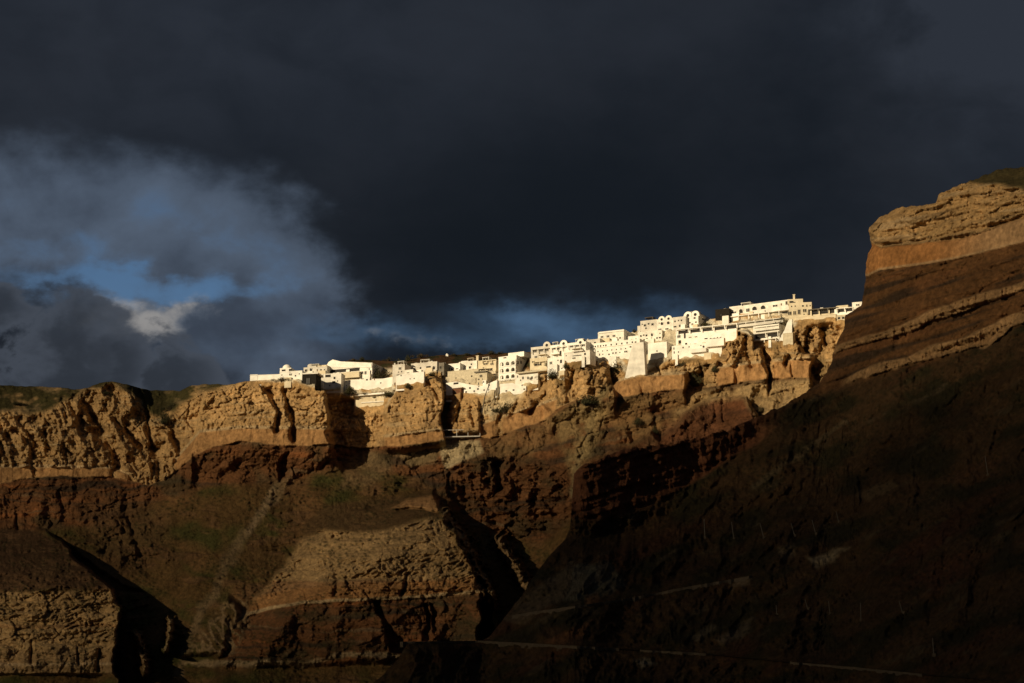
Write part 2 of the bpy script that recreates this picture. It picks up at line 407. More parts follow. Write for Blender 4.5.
# --- surface relief
tuff = np.clip((above + noband) * (1 - veg_top * (PX < 262)) * (1 - vill), 0, 1)
r1 = ridged(mx / 9 + 0.25 * my / 9, my / 7, 5, 3); r2 = ridged((mx + my) / 3.2, (my - 0.4 * mx) / 4.5, 3, 13)
wf1, wf2, wv = worley(mx / 4.2 + w2 * 0.5, my / 3.0 + w1 * 0.5, 5)
_, we2, wv2 = worley(mx / 8.5 + .5 * w2 + .25 * my / 8.5, my / 6.0 + .5 * w1, 6)
_, we3, wv3 = worley(mx / 2.2 + .3 * w2, my / 1.5, 7)
blocks = (wv2 - .5) * 2.6 + 1.3 * np.exp(-(we2 / .07) ** 2) + (wv3 - .5) * .7 + .45 * np.exp(-(we3 / .12) ** 2)
rgh = np.clip(.35 + 1.6 * (fbm(mx / 22, my / 16, 3, 15) + .22), .25, 1.25) * np.where((PX > 383) & (PX < 446), .45, 1)
bed = fbm(mx / 30, (my + .6 * w2 + .12 * mx) / 1.3, 4, 17)
r3 = ridged(mx / 2.4 + w2, my / 5.0, 4, 19)
tuff_r = (.45 + .55 * rgh) * blocks + rgh * (-(r1 - 0.45) * 1.7 - (r2 - 0.5) * 0.9 + (wv - 0.5) * 1.0 + 0.8 * np.exp(-(wf2 / 0.09) ** 2)) - (r3 - .5) * .9 - bed * 1.3 - (ridged(mx / 19 - .3 * my / 19, my / 17, 3, 23) - .5) * 3.2
crag = sm(-.1, .45, fbm(mx / 15, my / 13, 3, 27))
D = D + tuff * tuff_r * np.where(PX > 560, 1.15, 1.0)
D = D - sm(470, 520, PX) * tuff * (ridged(mx / 13 + .5 * w1, my / 20, 4, 29) - .45) * 6.5
fine = ridged(mx / 1.5, my / 1.3, 3, 33); fine2 = ridged(mx / .9 + my / 3, my / 1.6, 2, 35)
D = D - (tuff + 0.7 * below) * ((fine - .5) * .55 + (fine2 - .5) * .3)
carve = np.maximum(butte_l * sm(645, 640, PY), butte_c * sm(606, 590, PY + 4 * w1))
c1 = ridged((mx + 1.1 * my + 2.5 * w2) / 4.2, (my - 0.8 * mx + 3 * w1) / 2.6, 4, 53); c2 = ridged((mx - 0.5 * my + 3 * w2) / 6.5, (my + 0.45 * mx) / 1.9, 4, 59)
big = ridged(mx / 16, my / 11, 4, 57)
sel = sm(-0.2, 0.2, fbm(mx / 12, my / 9, 3, 61)); rough = 1.25 * sm(-.15, .3, fbm(mx / 17, my / 8, 3, 63))
layer = fbm(mx / 60, (my + 1.0 * w1) / 1.5, 4, 67)
D = D + carve * (-(c1 * (1 - sel) + c2 * sel - 0.5) * 3.6 * (.15 + .85 * rough) - (big - .5) * 3.0 - (r1 - .5) * .8 + (wv - .5) * .8 + blocks * .8 - layer * 1.5 - np.tanh(fbm(mx / 30, (my + 2.5 * w1 + .04 * mx) / 3.0, 3, 69) * 4) * .5)
bl = np.maximum(butte_l * sm(643, 647, PY), butte_c * sm(592, 606, PY))
flute = ridged(mx / 3.6, my / 30, 4, 71); flute2 = ridged(mx / 9, my / 30 + 3, 3, 73)
cliffC = below * (1 - talus)
redz = np.clip(np.maximum(np.maximum(cliffC, redR), np.maximum(caves, bl)), 0, 1)
strat = my + 5.0 * fbm(mx / 45, my / 45, 3, 83) + 1.6 * w2 - 0.10 * np.maximum(mx - 190, 0) * 0 + 0.28 * np.maximum(mx - 205, 0)
st1 = fbm(mx / 90, strat / 2.4, 4, 89)
D = D + redz * blocks * .55
D = D - redz * ((flute - 0.5) * 0.7 * sm(-.1, .3, w1) + (flute2 - .5) * 1.6 + st1 * 1.3 + (wv - 0.5) * 0.8 + fbm(mx / 13, my / 11, 5, 91) * 4.5 + (ridged(mx / 20 + my / 50, my / 26, 4, 93) - .5) * 4.0)
D = D - caves * (ridged(mx / 9, my / 6, 4, 97) - 0.5) * 8.0
D = D - ledge_l * (fbm(mx / 70, (my + 2 * w1) / 2.2, 4, 99) * 3.5 + (ridged(mx / 10, my / 6, 4, 98) - .5) * 2.2 + fbm(mx / 2, my / 2, 3, 96) * .6)
lumps = pm([(80,505),(130,500),(172,515),(165,556),(135,572),(98,560)], 12, wx, wy)
D = D - lumps * (ridged(mx / 9, my / 9, 5, 101) - .5) * 5
D = D - inBand * ((flute - .5) * 0.6 + fbm(mx / 6, my / 6, 4, 103) * 1.3 + (ridged(mx / 9, my / 20, 3, 104) - .5) * 1.3)
tal = np.clip(talus * (1 - np.maximum(np.maximum(butte_l, butte_c), np.maximum(caves, redR))), 0, 1)
D = D + tal * (fbm(mx / 14 , my / 14, 5, 107) * 3.0 + fbm(mx / 2.5, my / 2.5, 3, 109) * 0.5)
bf1, _, bv = worley(mx / 1.7, my / 1.1, 55); scrub = np.exp(-(bf1 / .34) ** 2) * (bv > .45) * sm(-.2, .2, fbm(mx / 15, my / 10, 3, 57))
D = D - np.clip(tal + veg_top * (PX < 262), 0, 1) * scrub * .9
outc = tal * sm(-.02, .22, fbm(mx / 24, my / 9, 4, 181) + .10 * sm(230, 300, PX) * sm(520, 490, PY))
D = D - outc * ((ridged(mx / 7, my / 8, 5, 183) - .4) * 2.6 + fbm(mx / 50, strat / 1.6, 4, 185) * 2.4)
D = D + veg_top * (PX < 262) * (fbm(mx / 12, my / 9, 5, 113) * 3.0 + fbm(mx / 2, my / 2, 3, 117) * .8)
D = D + (0.25 * fbm(mx / 1.2, my / 1.2, 2, 119) + 0.5 * fbm(mx / 3, my / 3, 3, 121)) * (1 - inBand * .85)
D_far = D
PY_far = PY

def far_depth(px, py):
    j = int(np.clip(np.searchsorted(cols, px), 0, len(cols) - 1))
    return float(np.interp(py, PY_far[:, j], D_far[:, j]))

# --- rock colours (albedo)
C = np.zeros(PX.shape + (3,)) + np.array((0.46, 0.288, 0.128))
C = C * (1 + 0.18 * fbm(mx / 10, my / 3.5, 4, 131))[..., None]
C = mixc(C, (0.26, 0.17, 0.09), sm(0.15, 0.5, fbm(mx / 7, my / 6, 4, 133)) * 0.6)
C = mixc(C, (0.50, 0.38, 0.22), sm(0.2, 0.5, fbm(mx / 40, my / 2.0, 3, 135)) * 0.5)
C = mixc(C, (0.15, 0.10, 0.045), tuff * sm(520, 560, PX) * sm(.08, .35, fbm(mx / 8, my / 7, 4, 136)) * .75)
C = mixc(C, (0.40, 0.22, 0.092), inBand)
C = mixc(C, (0.54, 0.40, 0.23), sm(2.2, 0.8, np.abs(PY - Bt + 1)) * 0.7 * bandm)
redc = np.zeros_like(C) + np.array((0.165, 0.074, 0.031))
redc = mixc(redc, (0.065, 0.040, 0.024), sm(0.0, 0.35, fbm(mx / 60, strat / 3.0, 4, 137)))
redc = mixc(redc, (0.27, 0.105, 0.038), sm(0.12, 0.45, fbm(mx / 45, strat / 6.0 + 9, 4, 139)))
redc = mixc(redc, (0.20, 0.135, 0.075), sm(0.25, 0.45, fbm(mx / 50, strat / 2.6 + 31, 4, 141)) * 0.6); redc = mixc(redc, (0.07, 0.052, 0.026), sm(-.05, .35, fbm(mx / 18, my / 12, 4, 142)) * .75)
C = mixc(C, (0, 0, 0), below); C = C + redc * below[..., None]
for yo, th, col in ((9, 1.6, (.26, .17, .09)), (4, 2.5, (.06, .037, .022)), (20, 5, (.27, .095, .036)), (29, 2.2, (.07, .04, .022)), (34, 1.4, (.22, .14, .07))):
    redc = mixc(redc, col, sm(th + .8, th - .8, np.abs(PY - A_ - yo + 3.5 * w1)) * sm(-.25, .15, fbm(mx / 25, my / 8 + yo, 3, 144)) * .75 * (PX < 470))
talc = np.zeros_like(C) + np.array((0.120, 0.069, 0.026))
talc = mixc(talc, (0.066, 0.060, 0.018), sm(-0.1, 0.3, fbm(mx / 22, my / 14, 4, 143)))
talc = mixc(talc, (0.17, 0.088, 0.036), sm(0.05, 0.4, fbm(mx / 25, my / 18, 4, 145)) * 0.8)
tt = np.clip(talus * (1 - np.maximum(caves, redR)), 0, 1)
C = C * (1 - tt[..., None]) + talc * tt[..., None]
oc = outc * sm(-.2, .25, fbm(mx / 9, my / 3, 4, 187)); C = C * (1 - .8 * oc[..., None]) + np.array((0.15, 0.082, 0.038)) * (.8 * oc[..., None])
vt = veg_top * (PX < 262)
vegc = np.zeros_like(C) + np.array((0.062, 0.052, 0.020))
vegc = mixc(vegc, (0.20, 0.14, 0.07), sm(0.05, 0.35, fbm(mx / 12, my / 6, 4, 147)))
vt = vt * sm(0.42, 0.05, fbm(mx / 10, my / 7, 4, 149))
C = C * (1 - vt[..., None]) + vegc * vt[..., None]
tan = (0.39, 0.25, 0.115)
C = mixc(C, tan, butte_l * (0.9 + 0 * PX)); C = mixc(C, (0.30, 0.19, 0.09), butte_l * sm(648, 652, PY))
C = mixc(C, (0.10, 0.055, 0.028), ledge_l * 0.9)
ctop = butte_c * sm(602, 596, PY - 0.04 * (330 - PX) + 3 * w2)
C = mixc(C, tan, ctop)
C = mixc(C, (0.30, 0.165, 0.075), butte_c * sm(580, 583, PY + 3 * w1) * sm(602, 598, PY))
cr = butte_c * sm(597, 603, PY - 0.04 * (330 - PX) + 3 * w2)
C = C * (1 - cr[..., None]) + (redc * 0.95) * cr[..., None]
YL = np.interp(PX, [225, 255, 300, 340, 400, 440, 485], [621, 612, 603, 600, 597, 594, 592]) + 3 * w1 + 1.2 * w2
C = mixc(C, (0.33, 0.165, 0.062), butte_c * sm(-17, -13, PY - YL) * sm(1, -1, PY - YL) * .85)
C = mixc(C, (0.46, 0.33, 0.18), butte_c * sm(2.4, .8, np.abs(PY - YL)) * .85)
C = mixc(C, (0.30, 0.15, 0.06), butte_l * sm(2.5, 1, np.abs(PY - 626 + 3 * w1)) * .5); C = mixc(C, (0.45, 0.31, 0.17), butte_l * sm(2.2, .8, np.abs(PY - 664 + 2 * w1)) * .8)
C = mixc(C, (0.115, 0.068, 0.03), cap_c * 0.9)
C = mixc(C, (0.40, 0.22, 0.095), pm([(392,508),(410,499),(432,495),(440,500),(438,512),(415,508)], 2))
for pts, wd, col, k in (
    ([(180,662),(240,664),(300,664),(330,656),(370,655),(405,658)], 3.2, (0.34, 0.24, 0.13), 0.9),
    ([(288,478),(272,498),(252,522),(236,545),(220,575),(206,605),(190,640),(176,672)], 5.5, (0.20, 0.135, 0.07), 0.75),
    ([(276,490),(258,515),(246,530)], 4.0, (0.26, 0.18, 0.10), 0.6),
    ([(604,392),(594,420),(582,450),(577,475),(574,512)], 4.5, (0.24, 0.185, 0.095), 0.75),
    ([(702,394),(688,410),(674,424),(660,436),(650,446)], 6.5, (0.30, 0.205, 0.10), 0.8),
    ([(446,512),(456,530),(470,552),(484,580),(488,600)], 4.5, (0.36, 0.25, 0.13), 0.9),
    ([(499,540),(512,562),(524,582),(530,598)], 6.0, (0.34, 0.22, 0.11), 0.85),
    ([(138,636),(142,655),(145,672)], 5.0, (0.34, 0.22, 0.11), 0.85), ([(170,620),(168,640),(165,650)], 3.0, (0.34, 0.24, 0.12), 0.9)):
    d, t = line_d(pts, wx + 3 * w2, wy + 3 * w2)
    C = mixc(C, col, sm(wd * 1.3, wd * 0.2, d + wd * .8 * fbm(mx / 4, my / 6, 4, 167)) * k)
C = mixc(C, (0.30, 0.21, 0.11), np.clip(tanR * 0.9, 0, 1))
C = mixc(C, (0.40, 0.31, 0.18), pm([(440,440),(480,440),(484,452),(460,462),(446,470),(440,455)], 2))
C = mixc(C, (0.24, 0.17, 0.085), pm([(392,452),(440,446),(436,462),(412,468),(405,460)], 3) * 0.8)
C = mixc(C, (0.24, 0.16, 0.08), pm([(350,455),(372,450),(392,470),(372,485),(340,490)], 4) * 0.5)
fo = pm([(190,652),(208,622),(224,602),(246,598),(250,625),(232,655)], 3)
C = mixc(C, (0.26, 0.17, 0.085), fo * sm(0.3, 0.7, ridged((mx - .6 * my) / 3, (my + .5 * mx) / 6, 3, 161)))
C = mixc(C, (0.14, 0.075, 0.035), lumps * .7)
C = mixc(C, (0.26, 0.12, 0.05), caves * sm(0.1, 0.5, fbm(mx / 6, my / 4, 3, 163)) * .8)
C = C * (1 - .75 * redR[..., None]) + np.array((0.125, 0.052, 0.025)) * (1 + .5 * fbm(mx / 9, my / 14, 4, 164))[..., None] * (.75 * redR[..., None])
for poly, col, k in (([(545,420),(575,402),(612,400),(604,432),(586,462),(574,478),(560,446)], (0.30, 0.21, 0.095), .75), ([(606,402),(640,396),(700,390),(704,402),(668,426),(630,446),(606,440)], (0.27, 0.165, 0.07), .6),
                     ([(485,440),(520,430),(552,420),(556,440),(530,456),(495,458)], (0.26, 0.16, 0.07), .6), ([(690,392),(760,384),(812,382),(834,372),(834,420),(770,430),(742,398),(700,402)], (0.38, 0.255, 0.12), .8)):
    C = mixc(C, col, pm(poly, 5, wx2 + 5 * w2, wy2 + 5 * w1) * sm(-.45, .05, fbm(mx / 8, my / 8, 4, 177)) * k)
# pale crumbling ground between the houses and white-dusted rubble below them
C = mixc(C, (0.62, 0.54, 0.40), vill * (PX > 250) * sm(-.35, .0, fbm(mx / 7, my / 5, 4, 165)))
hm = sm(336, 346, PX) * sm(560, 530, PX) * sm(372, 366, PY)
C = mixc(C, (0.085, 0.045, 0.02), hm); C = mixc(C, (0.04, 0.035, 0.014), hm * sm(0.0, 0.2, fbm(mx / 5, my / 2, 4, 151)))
C = mixc(C, (0.60, 0.48, 0.30), pm([(500,386),(528,384),(524,396),(500,412),(486,424),(478,420),(484,400)], 4) * sm(-0.2, 0.2, w1 + w2))
C = mixc(C, (0.035, 0.034, 0.012), np.clip(tt + vt, 0, 1) * scrub * .8)
C = np.clip(C * (1 + 0.22 * fbm(mx / 1.6, my / 1.3, 3, 171))[..., None], 0.008, 0.75)
C_far = C

# ==================================================================================
#  THE VILLAGE
# ==================================================================================
YAW = 28.0
tints = []
conform = []

class House:
    def __init__(s, name, label, cat, px0, px1, yt, yb, yaw=YAW, mat='white', back=7.0, px2=None, group=None, foot=1.5, dep=None, parapet=True):
        s.th = R(yaw); s.ct, s.st = math.cos(s.th), math.sin(s.th)
        tints.append(0)
        if mat in ('white', 'white2') and cat not in ('wall',) and name not in ('long_facade', 'veranda_building', 'lower_terrace', 'cliff_hotel', 'gabled_villa', 'arcaded_hotel', 'large_vaulted_house'): mat = ('white2', 'white', 'white3', 'white2', 'white', 'white2', 'white3')[(len(tints) * 5) % 7]
        s.mat = mat
        ds = []
        for f in np.linspace(0.0, 1, 9):
            px = px0 + (px1 - px0) * f
            kx, kz = ray(px, yb)
            base = far_depth(px, yb - 0.216 * math.tan(s.th) * (px - px0))
            u = (px - px0) / F * base / s.ct
            ds.append(base + u * s.st)
        d0 = dep if dep else float(np.median(ds)) - 0.6
        s.P0 = pt(px0, yb, d0); s.px0 = px0
        s.W, _ = s.loc(px1, yb)
        _, s.H = s.loc(px0, yt)
        s.back = back
        if px2:                      # where the shaded flank ends
            c = s.P0 + np.array((s.ct * s.W, -s.st * s.W, 0))
            k, _ = ray(px2, yt)
            den = s.st - k * s.ct
            s.back = max(2.5, min(22, (k * c[1] - c[0]) / den)) if den > 0.02 else back
        s.e = bpy.data.objects.new(name, None); COL.objects.link(s.e)
        s.e.empty_display_size = 1
        s.e.location = s.P0; s.e.rotation_euler = (0, 0, -s.th)
        tag(s.e, label, cat, group)
        m = MB().box(0, s.W, 0, s.back, -foot, s.H)
        s.wall = m.build('wall', M[mat], s.e)
        if parapet:
            t = 0.22; h = 0.35; p = MB()
            p.box(-0.04, s.W + 0.04, -0.04, t, s.H + 0.002, s.H + h); p.box(-0.04, s.W + 0.04, s.back - t, s.back + 0.04, s.H + 0.002, s.H + h)
            p.box(-0.04, t, t + 0.003, s.back - t - 0.003, s.H + 0.002, s.H + h); p.box(s.W - t, s.W + 0.04, t + 0.003, s.back - t - 0.003, s.H + 0.002, s.H + h)
            p.build('parapet', M[mat], s.e)
        s.used = []
        conform.append((s, px0, px1, yt, yb))
    def loc(s, px, py, w=0.0):
        """where the sight line meets the facade plane (w metres behind the front): u along it, z above the base"""
        kx, kz = ray(px, py)
        x0 = s.P0[0] + w * s.st; y0 = s.P0[1] + w * s.ct
        u = (kx * y0 - x0) / (s.ct + kx * s.st)
        return u, CZ + kz * (y0 - u * s.st) - s.P0[2]
    def side(s, px, py):
        c = s.P0 + np.array((s.ct * s.W, -s.st * s.W, 0))
        kx, kz = ray(px, py)
        w = (kx * c[1] - c[0]) / (s.st - kx * s.ct)
        return w, CZ + kz * (c[1] + w * s.ct) - s.P0[2]
    def rect(s, px, py, wpx, hpx):
        s.used.append((px, py, wpx, hpx))
        u0, z0 = s.loc(px - wpx / 2, py + hpx / 2); u1, z1 = s.loc(px + wpx / 2, py - hpx / 2)
        return u0, u1, z0, z1
    def win(s, *a, mat='glass', frame=True, name='window'):
        for px, py, w, h in a:
            if w < 3 and name == 'window': w, h = w * 1.22, h * 1.22
            if w < 2.1: frame = False
            u0, u1, z0, z1 = s.rect(px, py, w, h)
            p = MB().box(u0, u1, -0.03, 0.2, z0, z1).build(name, M[mat], s.e)
            if frame:
                t = 0.10; f = MB()
                f.box(u0 - t, u1 + t, -0.16, 0.05, z1 + .001, z1 + t); f.box(u0 - t, u1 + t, -0.2, 0.05, z0 - t, z0 - .001)
                f.box(u0 - t, u0 - .001, -0.16, 0.05, z0, z1); f.box(u1 + .001, u1 + t, -0.16, 0.05, z0, z1)
                if w > 2.4: f.box((u0 + u1) / 2 - .05, (u0 + u1) / 2 + .05, -0.12, 0.05, z0, z1)
                f.build('frame', M[s.mat], p)
        return s
    def door(s, *a, mat='wood'): return s.win(*a, mat=mat, name='door')
    def arch(s, *a, mat='glass', name='arched_window'):
        for px, py, w, h in a:
            u0, u1, z0, z1 = s.rect(px, py, w, h); r = (u1 - u0) / 2; c = (u0 + u1) / 2
            zs = max(z0 + 0.2, z1 - r)
            arc = [(c + r * math.cos(math.pi * k / 10), zs + (z1 - zs) * math.sin(math.pi * k / 10)) for k in range(11)]
            p = MB().prism([(u0, z0), (u1, z0)] + arc, -0.03, 0.2).build(name, M[mat], s.e)
            f = MB(); ro = [(c + (r + .22) * math.cos(math.pi * k / 10), zs + (z1 - zs + .22) * math.sin(math.pi * k / 10)) for k in range(11)]
            for k in range(10):
                f.prism([arc[k], ro[k], ro[k + 1], arc[k + 1]], -0.22, 0.05)
            f.build('surround', M[s.mat], p)
        return s
    def swin(s, *a, mat='glass'):
        for px, py, w, h in a:
            w0, z0 = s.side(px - w / 2, py + h / 2); w1, z1 = s.side(px + w / 2, py - h / 2)
            if w1 < w0: w0, w1 = w1, w0
            w0 = max(.3, w0); w1 = min(s.back - .3, w1)
            if w1 - w0 < .3: continue
            MB().box(s.W - .2, s.W + .03, w0, w1, z0, z1).build('window', M[mat], s.e)
        return s
    def dome(s, px, pyb, rpx, hpx=None, w=None, mat=None):
        w = w if w is not None else s.back * 0.35
        u, z = s.loc(px, pyb, w); r = rpx / F * s.P0[1]; h = (hpx or rpx) / F * s.P0[1]
        m = MB(); m.dome(u, w, z, r, h)
        seg = 20; vs = [(u + r * math.cos(6.28319 * j / seg), w + r * math.sin(6.28319 * j / seg), z) for j in range(seg)]
        vs += [(a, b, min(z - .1, s.H)) for a, b, _ in vs]
        m.add(vs, [(j, seg + j, seg + (j + 1) % seg, (j + 1) % seg) for j in range(seg)], True)
        m.build('dome', M[mat or s.mat], s.e); return s
    def vault(s, px, pyt, rpx, ocu=True, mat=None, back=None, w=-0.05, roofmat=None):
        u, zt = s.loc(px, pyt); r = rpx / F * s.P0[1] * 1.06
        zc = zt - r; back = back or s.back
        arc = [(u + r * math.cos(math.pi * k / 14), zc + r * math.sin(math.pi * k / 14)) for k in range(15)]
        zb = min(s.H - .3, zc - .2)
        g_ = MB().prism([(u - r, zb), (u + r, zb)] + arc, w, w + 0.35).build('gable', M[mat or s.mat], s.e)
        k = r - .12
        arc2 = [(u + k * math.cos(math.pi * q / 14), zc + k * math.sin(math.pi * q / 14)) for q in range(15)]
        MB().prism([(u - k, zb), (u + k, zb)] + arc2, w + .36, back).build('vaulted_roof', M[roofmat or mat or s.mat], s.e)
        if ocu:
            q = r * 0.36
            MB().prism([(u + q * math.cos(.3927 * i), zc + r * .12 + q * math.sin(.3927 * i)) for i in range(16)], w - .04, w + .1).build('round_window', M['glass'], g_)
        return s
    def gable(s, pts, w0=0.0, w1=None, mat=None, name='roof'):
        P = [s.loc(a, b) for a, b in pts]
        MB().prism(P, w0, w1 or s.back, ).build(name, M[mat or s.mat], s.e); return s
    def block(s, px0, px1, yt, yb, w0=-1.0, w1=0.0, mat=None, name='annexe'):
        if w0 < 0: s.used.append(((px0 + px1) / 2, (yt + yb) / 2, px1 - px0, yb - yt))
        u0, z0 = s.loc(px0, yb, w0); u1, _ = s.loc(px1, yb, w0); _, z1 = s.loc(px0, yt, w0)
        MB().box(u0, u1, w0, w1 - .002, z0, z1).build(name, M[mat or s.mat], s.e); return s
    def chimney(s, px, yt, wpx=2.0, w=None):
        w = s.back * .4 if w is None else w
        u, z = s.loc(px, yt, w); a = wpx / F * s.P0[1] / 2
        c = MB().box(u - a, u + a, w - a, w + a, s.H - .1, z).build('chimney', M[s.mat], s.e)
        MB().box(u - a * 1.3, u + a * 1.3, w - a * 1.3, w + a * 1.3, z + .002, z + .25).build('cap', M[s.mat], c); return s
    def canopy(s, px0, px1, y, hpx, n, out=2.2, dark=True, thick=0.3, mat=None, rail=False):
        s.used.append(((px0 + px1) / 2, y + hpx / 2 - (px1 - px0) * .06, px1 - px0, hpx + 4 + (px1 - px0) * .12))
        """a flat slab carried on posts before dark glazed doors; y is the slab's top at its left end"""
        u0, zt = s.loc(px0, y, -out); u1, _ = s.loc(px1, y, -out)
        hh = hpx / F * s.P0[1]
        c = MB().box(u0, u1, -out, -.002, zt - thick, zt).build('canopy', M[mat or s.mat], s.e)
        for i in range(n):
            u = u0 + (u1 - u0) * (i + .02) / (n - 1 + .04)
            MB().box(u - .14, u + .14, -out + .02, -out + .3, zt - hh, zt - thick - .002).build('post', M[mat or s.mat], s.e)
        if dark:
            for i in range(n - 1):
                a = u0 + (u1 - u0) * (i + .06) / (n - 1); b = u0 + (u1 - u0) * (i + .94) / (n - 1)
                MB().box(a, b, -.03, .2, zt - hh + (.8 if rail else .1), zt - thick - .1).build('glazed_door', M['glass'], s.e)
        if rail:
            MB().box(u0, u1, -out - .02, -out + .12, zt - hh, zt - hh + 1.0).build('balustrade', M[mat or s.mat], s.e)
        return s
    def arcade(s, cols_, rows_, wpx, hpx, out=1.6):
        s.used.append((507, 370, 24, 40))
        """open loggias: a wall with round-headed openings standing before the house wall"""
        f = MB(); T = 0.4
        edges = sorted(set([s.loc(c[0] - wpx / 2 - .9, r)[0] for c in [(q,) for q in cols_] for r in rows_]))
        for i, px in enumerate(cols_):
            ca = (cols_[i - 1] + px) / 2 if i else px - (cols_[1] - cols_[0]) / 2
            cb = (cols_[i + 1] + px) / 2 if i < len(cols_) - 1 else px + (cols_[-1] - cols_[-2]) / 2
            for j, py in enumerate(rows_):
                rise = 0.216 * math.tan(s.th) * (px - cols_[0])
                u0, z0 = s.loc(px - wpx / 2, py + hpx / 2 - rise, -out); u1, z1 = s.loc(px + wpx / 2, py - hpx / 2 - rise, -out)
                r = (u1 - u0) / 2; c = (u0 + u1) / 2; zs = z1 - r
                a = s.loc(ca, py, -out)[0]; b = s.loc(cb, py, -out)[0]
                gap = (rows_[1] - rows_[0]) / F * s.P0[1]
                zb = z0 - 0.05; zt = zb + gap - .01
                arc = [(c + r * math.cos(math.pi * k / 10), zs + r * math.sin(math.pi * k / 10)) for k in range(11)]
                f.box(a, u0 - .001, -out, -out + T, zb, zt); f.box(u1 + .001, b - .002, -out, -out + T, zb, zt)
                for k in range(10):
                    f.prism([arc[k], (arc[k][0], zt), (arc[k + 1][0], zt), arc[k + 1]], -out, -out + T)
                MB().box(a + .1, b - .1, -out + T + .01, -.004, zb - .25, zb).build('balcony_floor', M[s.mat], s.e)
                MB().box(u0 - .2, u1 + .2, -.03, .2, zb + .02, zs + .2).build('glazed_door', M['shade'], s.e)
                MB().box(u0, u1, -out + .1, -out + .22, zb + .01, zb + .4).build('balustrade', M[s.mat], s.e)
        ua = s.loc(cols_[-1] + (cols_[-1] - cols_[-2]) / 2, rows_[0], -out)[0]
        f.build('arcade', M[s.mat], s.e)
        return s

def wall_thing(label, px0, px1, yt, yb, yaw=YAW, mat='white', thick=1.2, name='retaining_wall', foot=2.0, lean=0.0, slits=(), tops=None):
    h = House(name, label, 'wall', px0, px1, yt, yb, yaw, mat, back=thick, parapet=False, foot=foot)
    bpy.data.objects.remove(h.wall)
    if tops:
        P = [h.loc(a, b) for a, b in tops]
        m = MB().prism([(0, -foot), (h.W, -foot)] + P[::-1], 0, thick)
    else:
        m = MB()
        vs = [(0, -lean, -foot), (h.W, -lean, -foot), (h.W, thick, -foot), (0, thick, -foot), (0, 0, h.H), (h.W, 0, h.H), (h.W, thick, h.H), (0, thick, h.H)]
        m.add(vs, [(0, 3, 2, 1), (4, 5, 6, 7), (0, 1, 5, 4), (1, 2, 6, 5), (2, 3, 7, 6), (3, 0, 4, 7)])
    h.wall = m.build('masonry', M[mat], h.e)
    MB().box(-.06, h.W + .06, -.1, thick + .06, h.H + .003, h.H + .18).build('coping', M[mat], h.e) if not tops else None
    return h

# ---- left end of the village
wall_thing('low white garden wall at the left end of the village rim', 250, 280, 375.6, 380.5, 10, 'white2', .5).block(250, 257.5, 374.6, 380, -.1, .6, name='pier')
h = House('domed_house', 'small white house with one dome at the left end of the rim', 'house', 279.5, 302, 372.5, 382, 14, 'white', px2=None, back=8)
h.block(279.8, 291, 368.2, 372.6, .1, 6.5, name='upper_storey'); h.dome(287, 368.2, 4.6, 3.8, 3.0)
h.win((283.5, 370.3, 3.6, 1.8), (290, 370.6, 1.8, 3.0), frame=False); h.win((290.5, 374.5, 2, 1.6), (295.5, 375.8, 1.2, 1.2))
h = House('shade_recess_block', 'block coloured dark as a shaded recess under a white slab beside the domed house', 'outbuilding', 302.5, 316, 374.5, 385.5, 12, 'dark', parapet=False)  # near-black walls stand in for the shaded recess under the slab
h.block(302.4, 318, 373, 374.3, -.6, 7, 'white', 'roof_slab'); h.door((308, 381, 4, 6), mat='metal')
h = House('belfry_house', 'white house with a rounded belfry opening above the shade-dark recess block', 'house', 303.5, 327, 368.5, 374, 16, 'white', back=9)
h.block(308, 316, 366, 368.6, .2, 4, name='belfry_base'); h.dome(310.8, 366, 3.4, 2.2, 2.2); h.arch((311, 370, 2.2, 3.4)); h.win((306, 370.6, 1.8, 2), (321, 370.3, 1.6, 1.8))
h.block(316.5, 326.5, 365.4, 368.6, 1.5, 8, 'cream', 'upper_storey')
h = House('cubic_house', 'white cubic house with dark porch, perched on the sunlit left promontory', 'house', 316, 341, 375.2, 390, 14, 'white', back=5)
h.win((322, 376, 1.8, 3), (334.5, 378, 1.6, 2), (333.8, 382.2, 2.6, 2)); h.win((328, 375.6, 5.5, 3.6), frame=False); h.block(319.5, 323, 383, 388, -.8, 0); h.dome(334.5, 374.5, 2.5, 1.8, 2)
wall_thing('thin white slab wall at the brink of the dark ravine', 327, 340, 391.6, 394.4, 20, 'white2', .8, foot=.4)
h = House('gabled_villa', 'long white gabled villa above a wide dark terrace opening', 'villa', 325.5, 372, 366.5, 378.5, 22, 'white2', back=11, parapet=False)
h.gable([(325.3, 368), (372, 367.5), (371, 362.8), (341, 361.6), (333, 359.6), (329, 362)], -.3, 10, name='gable_roof')
h.win((343.5, 370.5, 33, 6.0), frame=False, name='terrace_shade_panel'); h.block(346, 349.5, 369.6, 372, -.6, 0, name='chimney_stub'); h.block(340, 359, 372.8, 378.5, -2.2, 0, 'cream', 'terrace_parapet'); h.win((350, 377.6, 16, 2.4), mat='shade', frame=False, name='shutter')  # dark panel stands in for the shade inside the terrace opening
h = House('square_annexe', 'white square annexe with two dark windows right of the gabled villa', 'house', 359.5, 368.5, 369.5, 383, 22, 'white', back=6)
h.win((361.8, 372.8, 3, 2.8), (366, 372.8, 2.2, 2.8)); h.win((362.4, 379.6, 2, 2))
wall_thing('long bright white retaining wall under the dark courtyard trees', 341, 396, 379.2, 392, 20, 'white2', 1.5, tops=[(341, 381), (355, 379.5), (369, 379), (383, 378.6), (391, 377), (396, 376.5)])
h = wall_thing('lower two-tier cream terrace wall above the ravine', 354, 384, 395, 408, 20, 'cream', 1.2)
h.block(353, 366, 393.4, 395, .1, 1.4, name='step'); h.block(361, 384, 402.2, 403.2, -.5, 0, 'white', name='ledge')
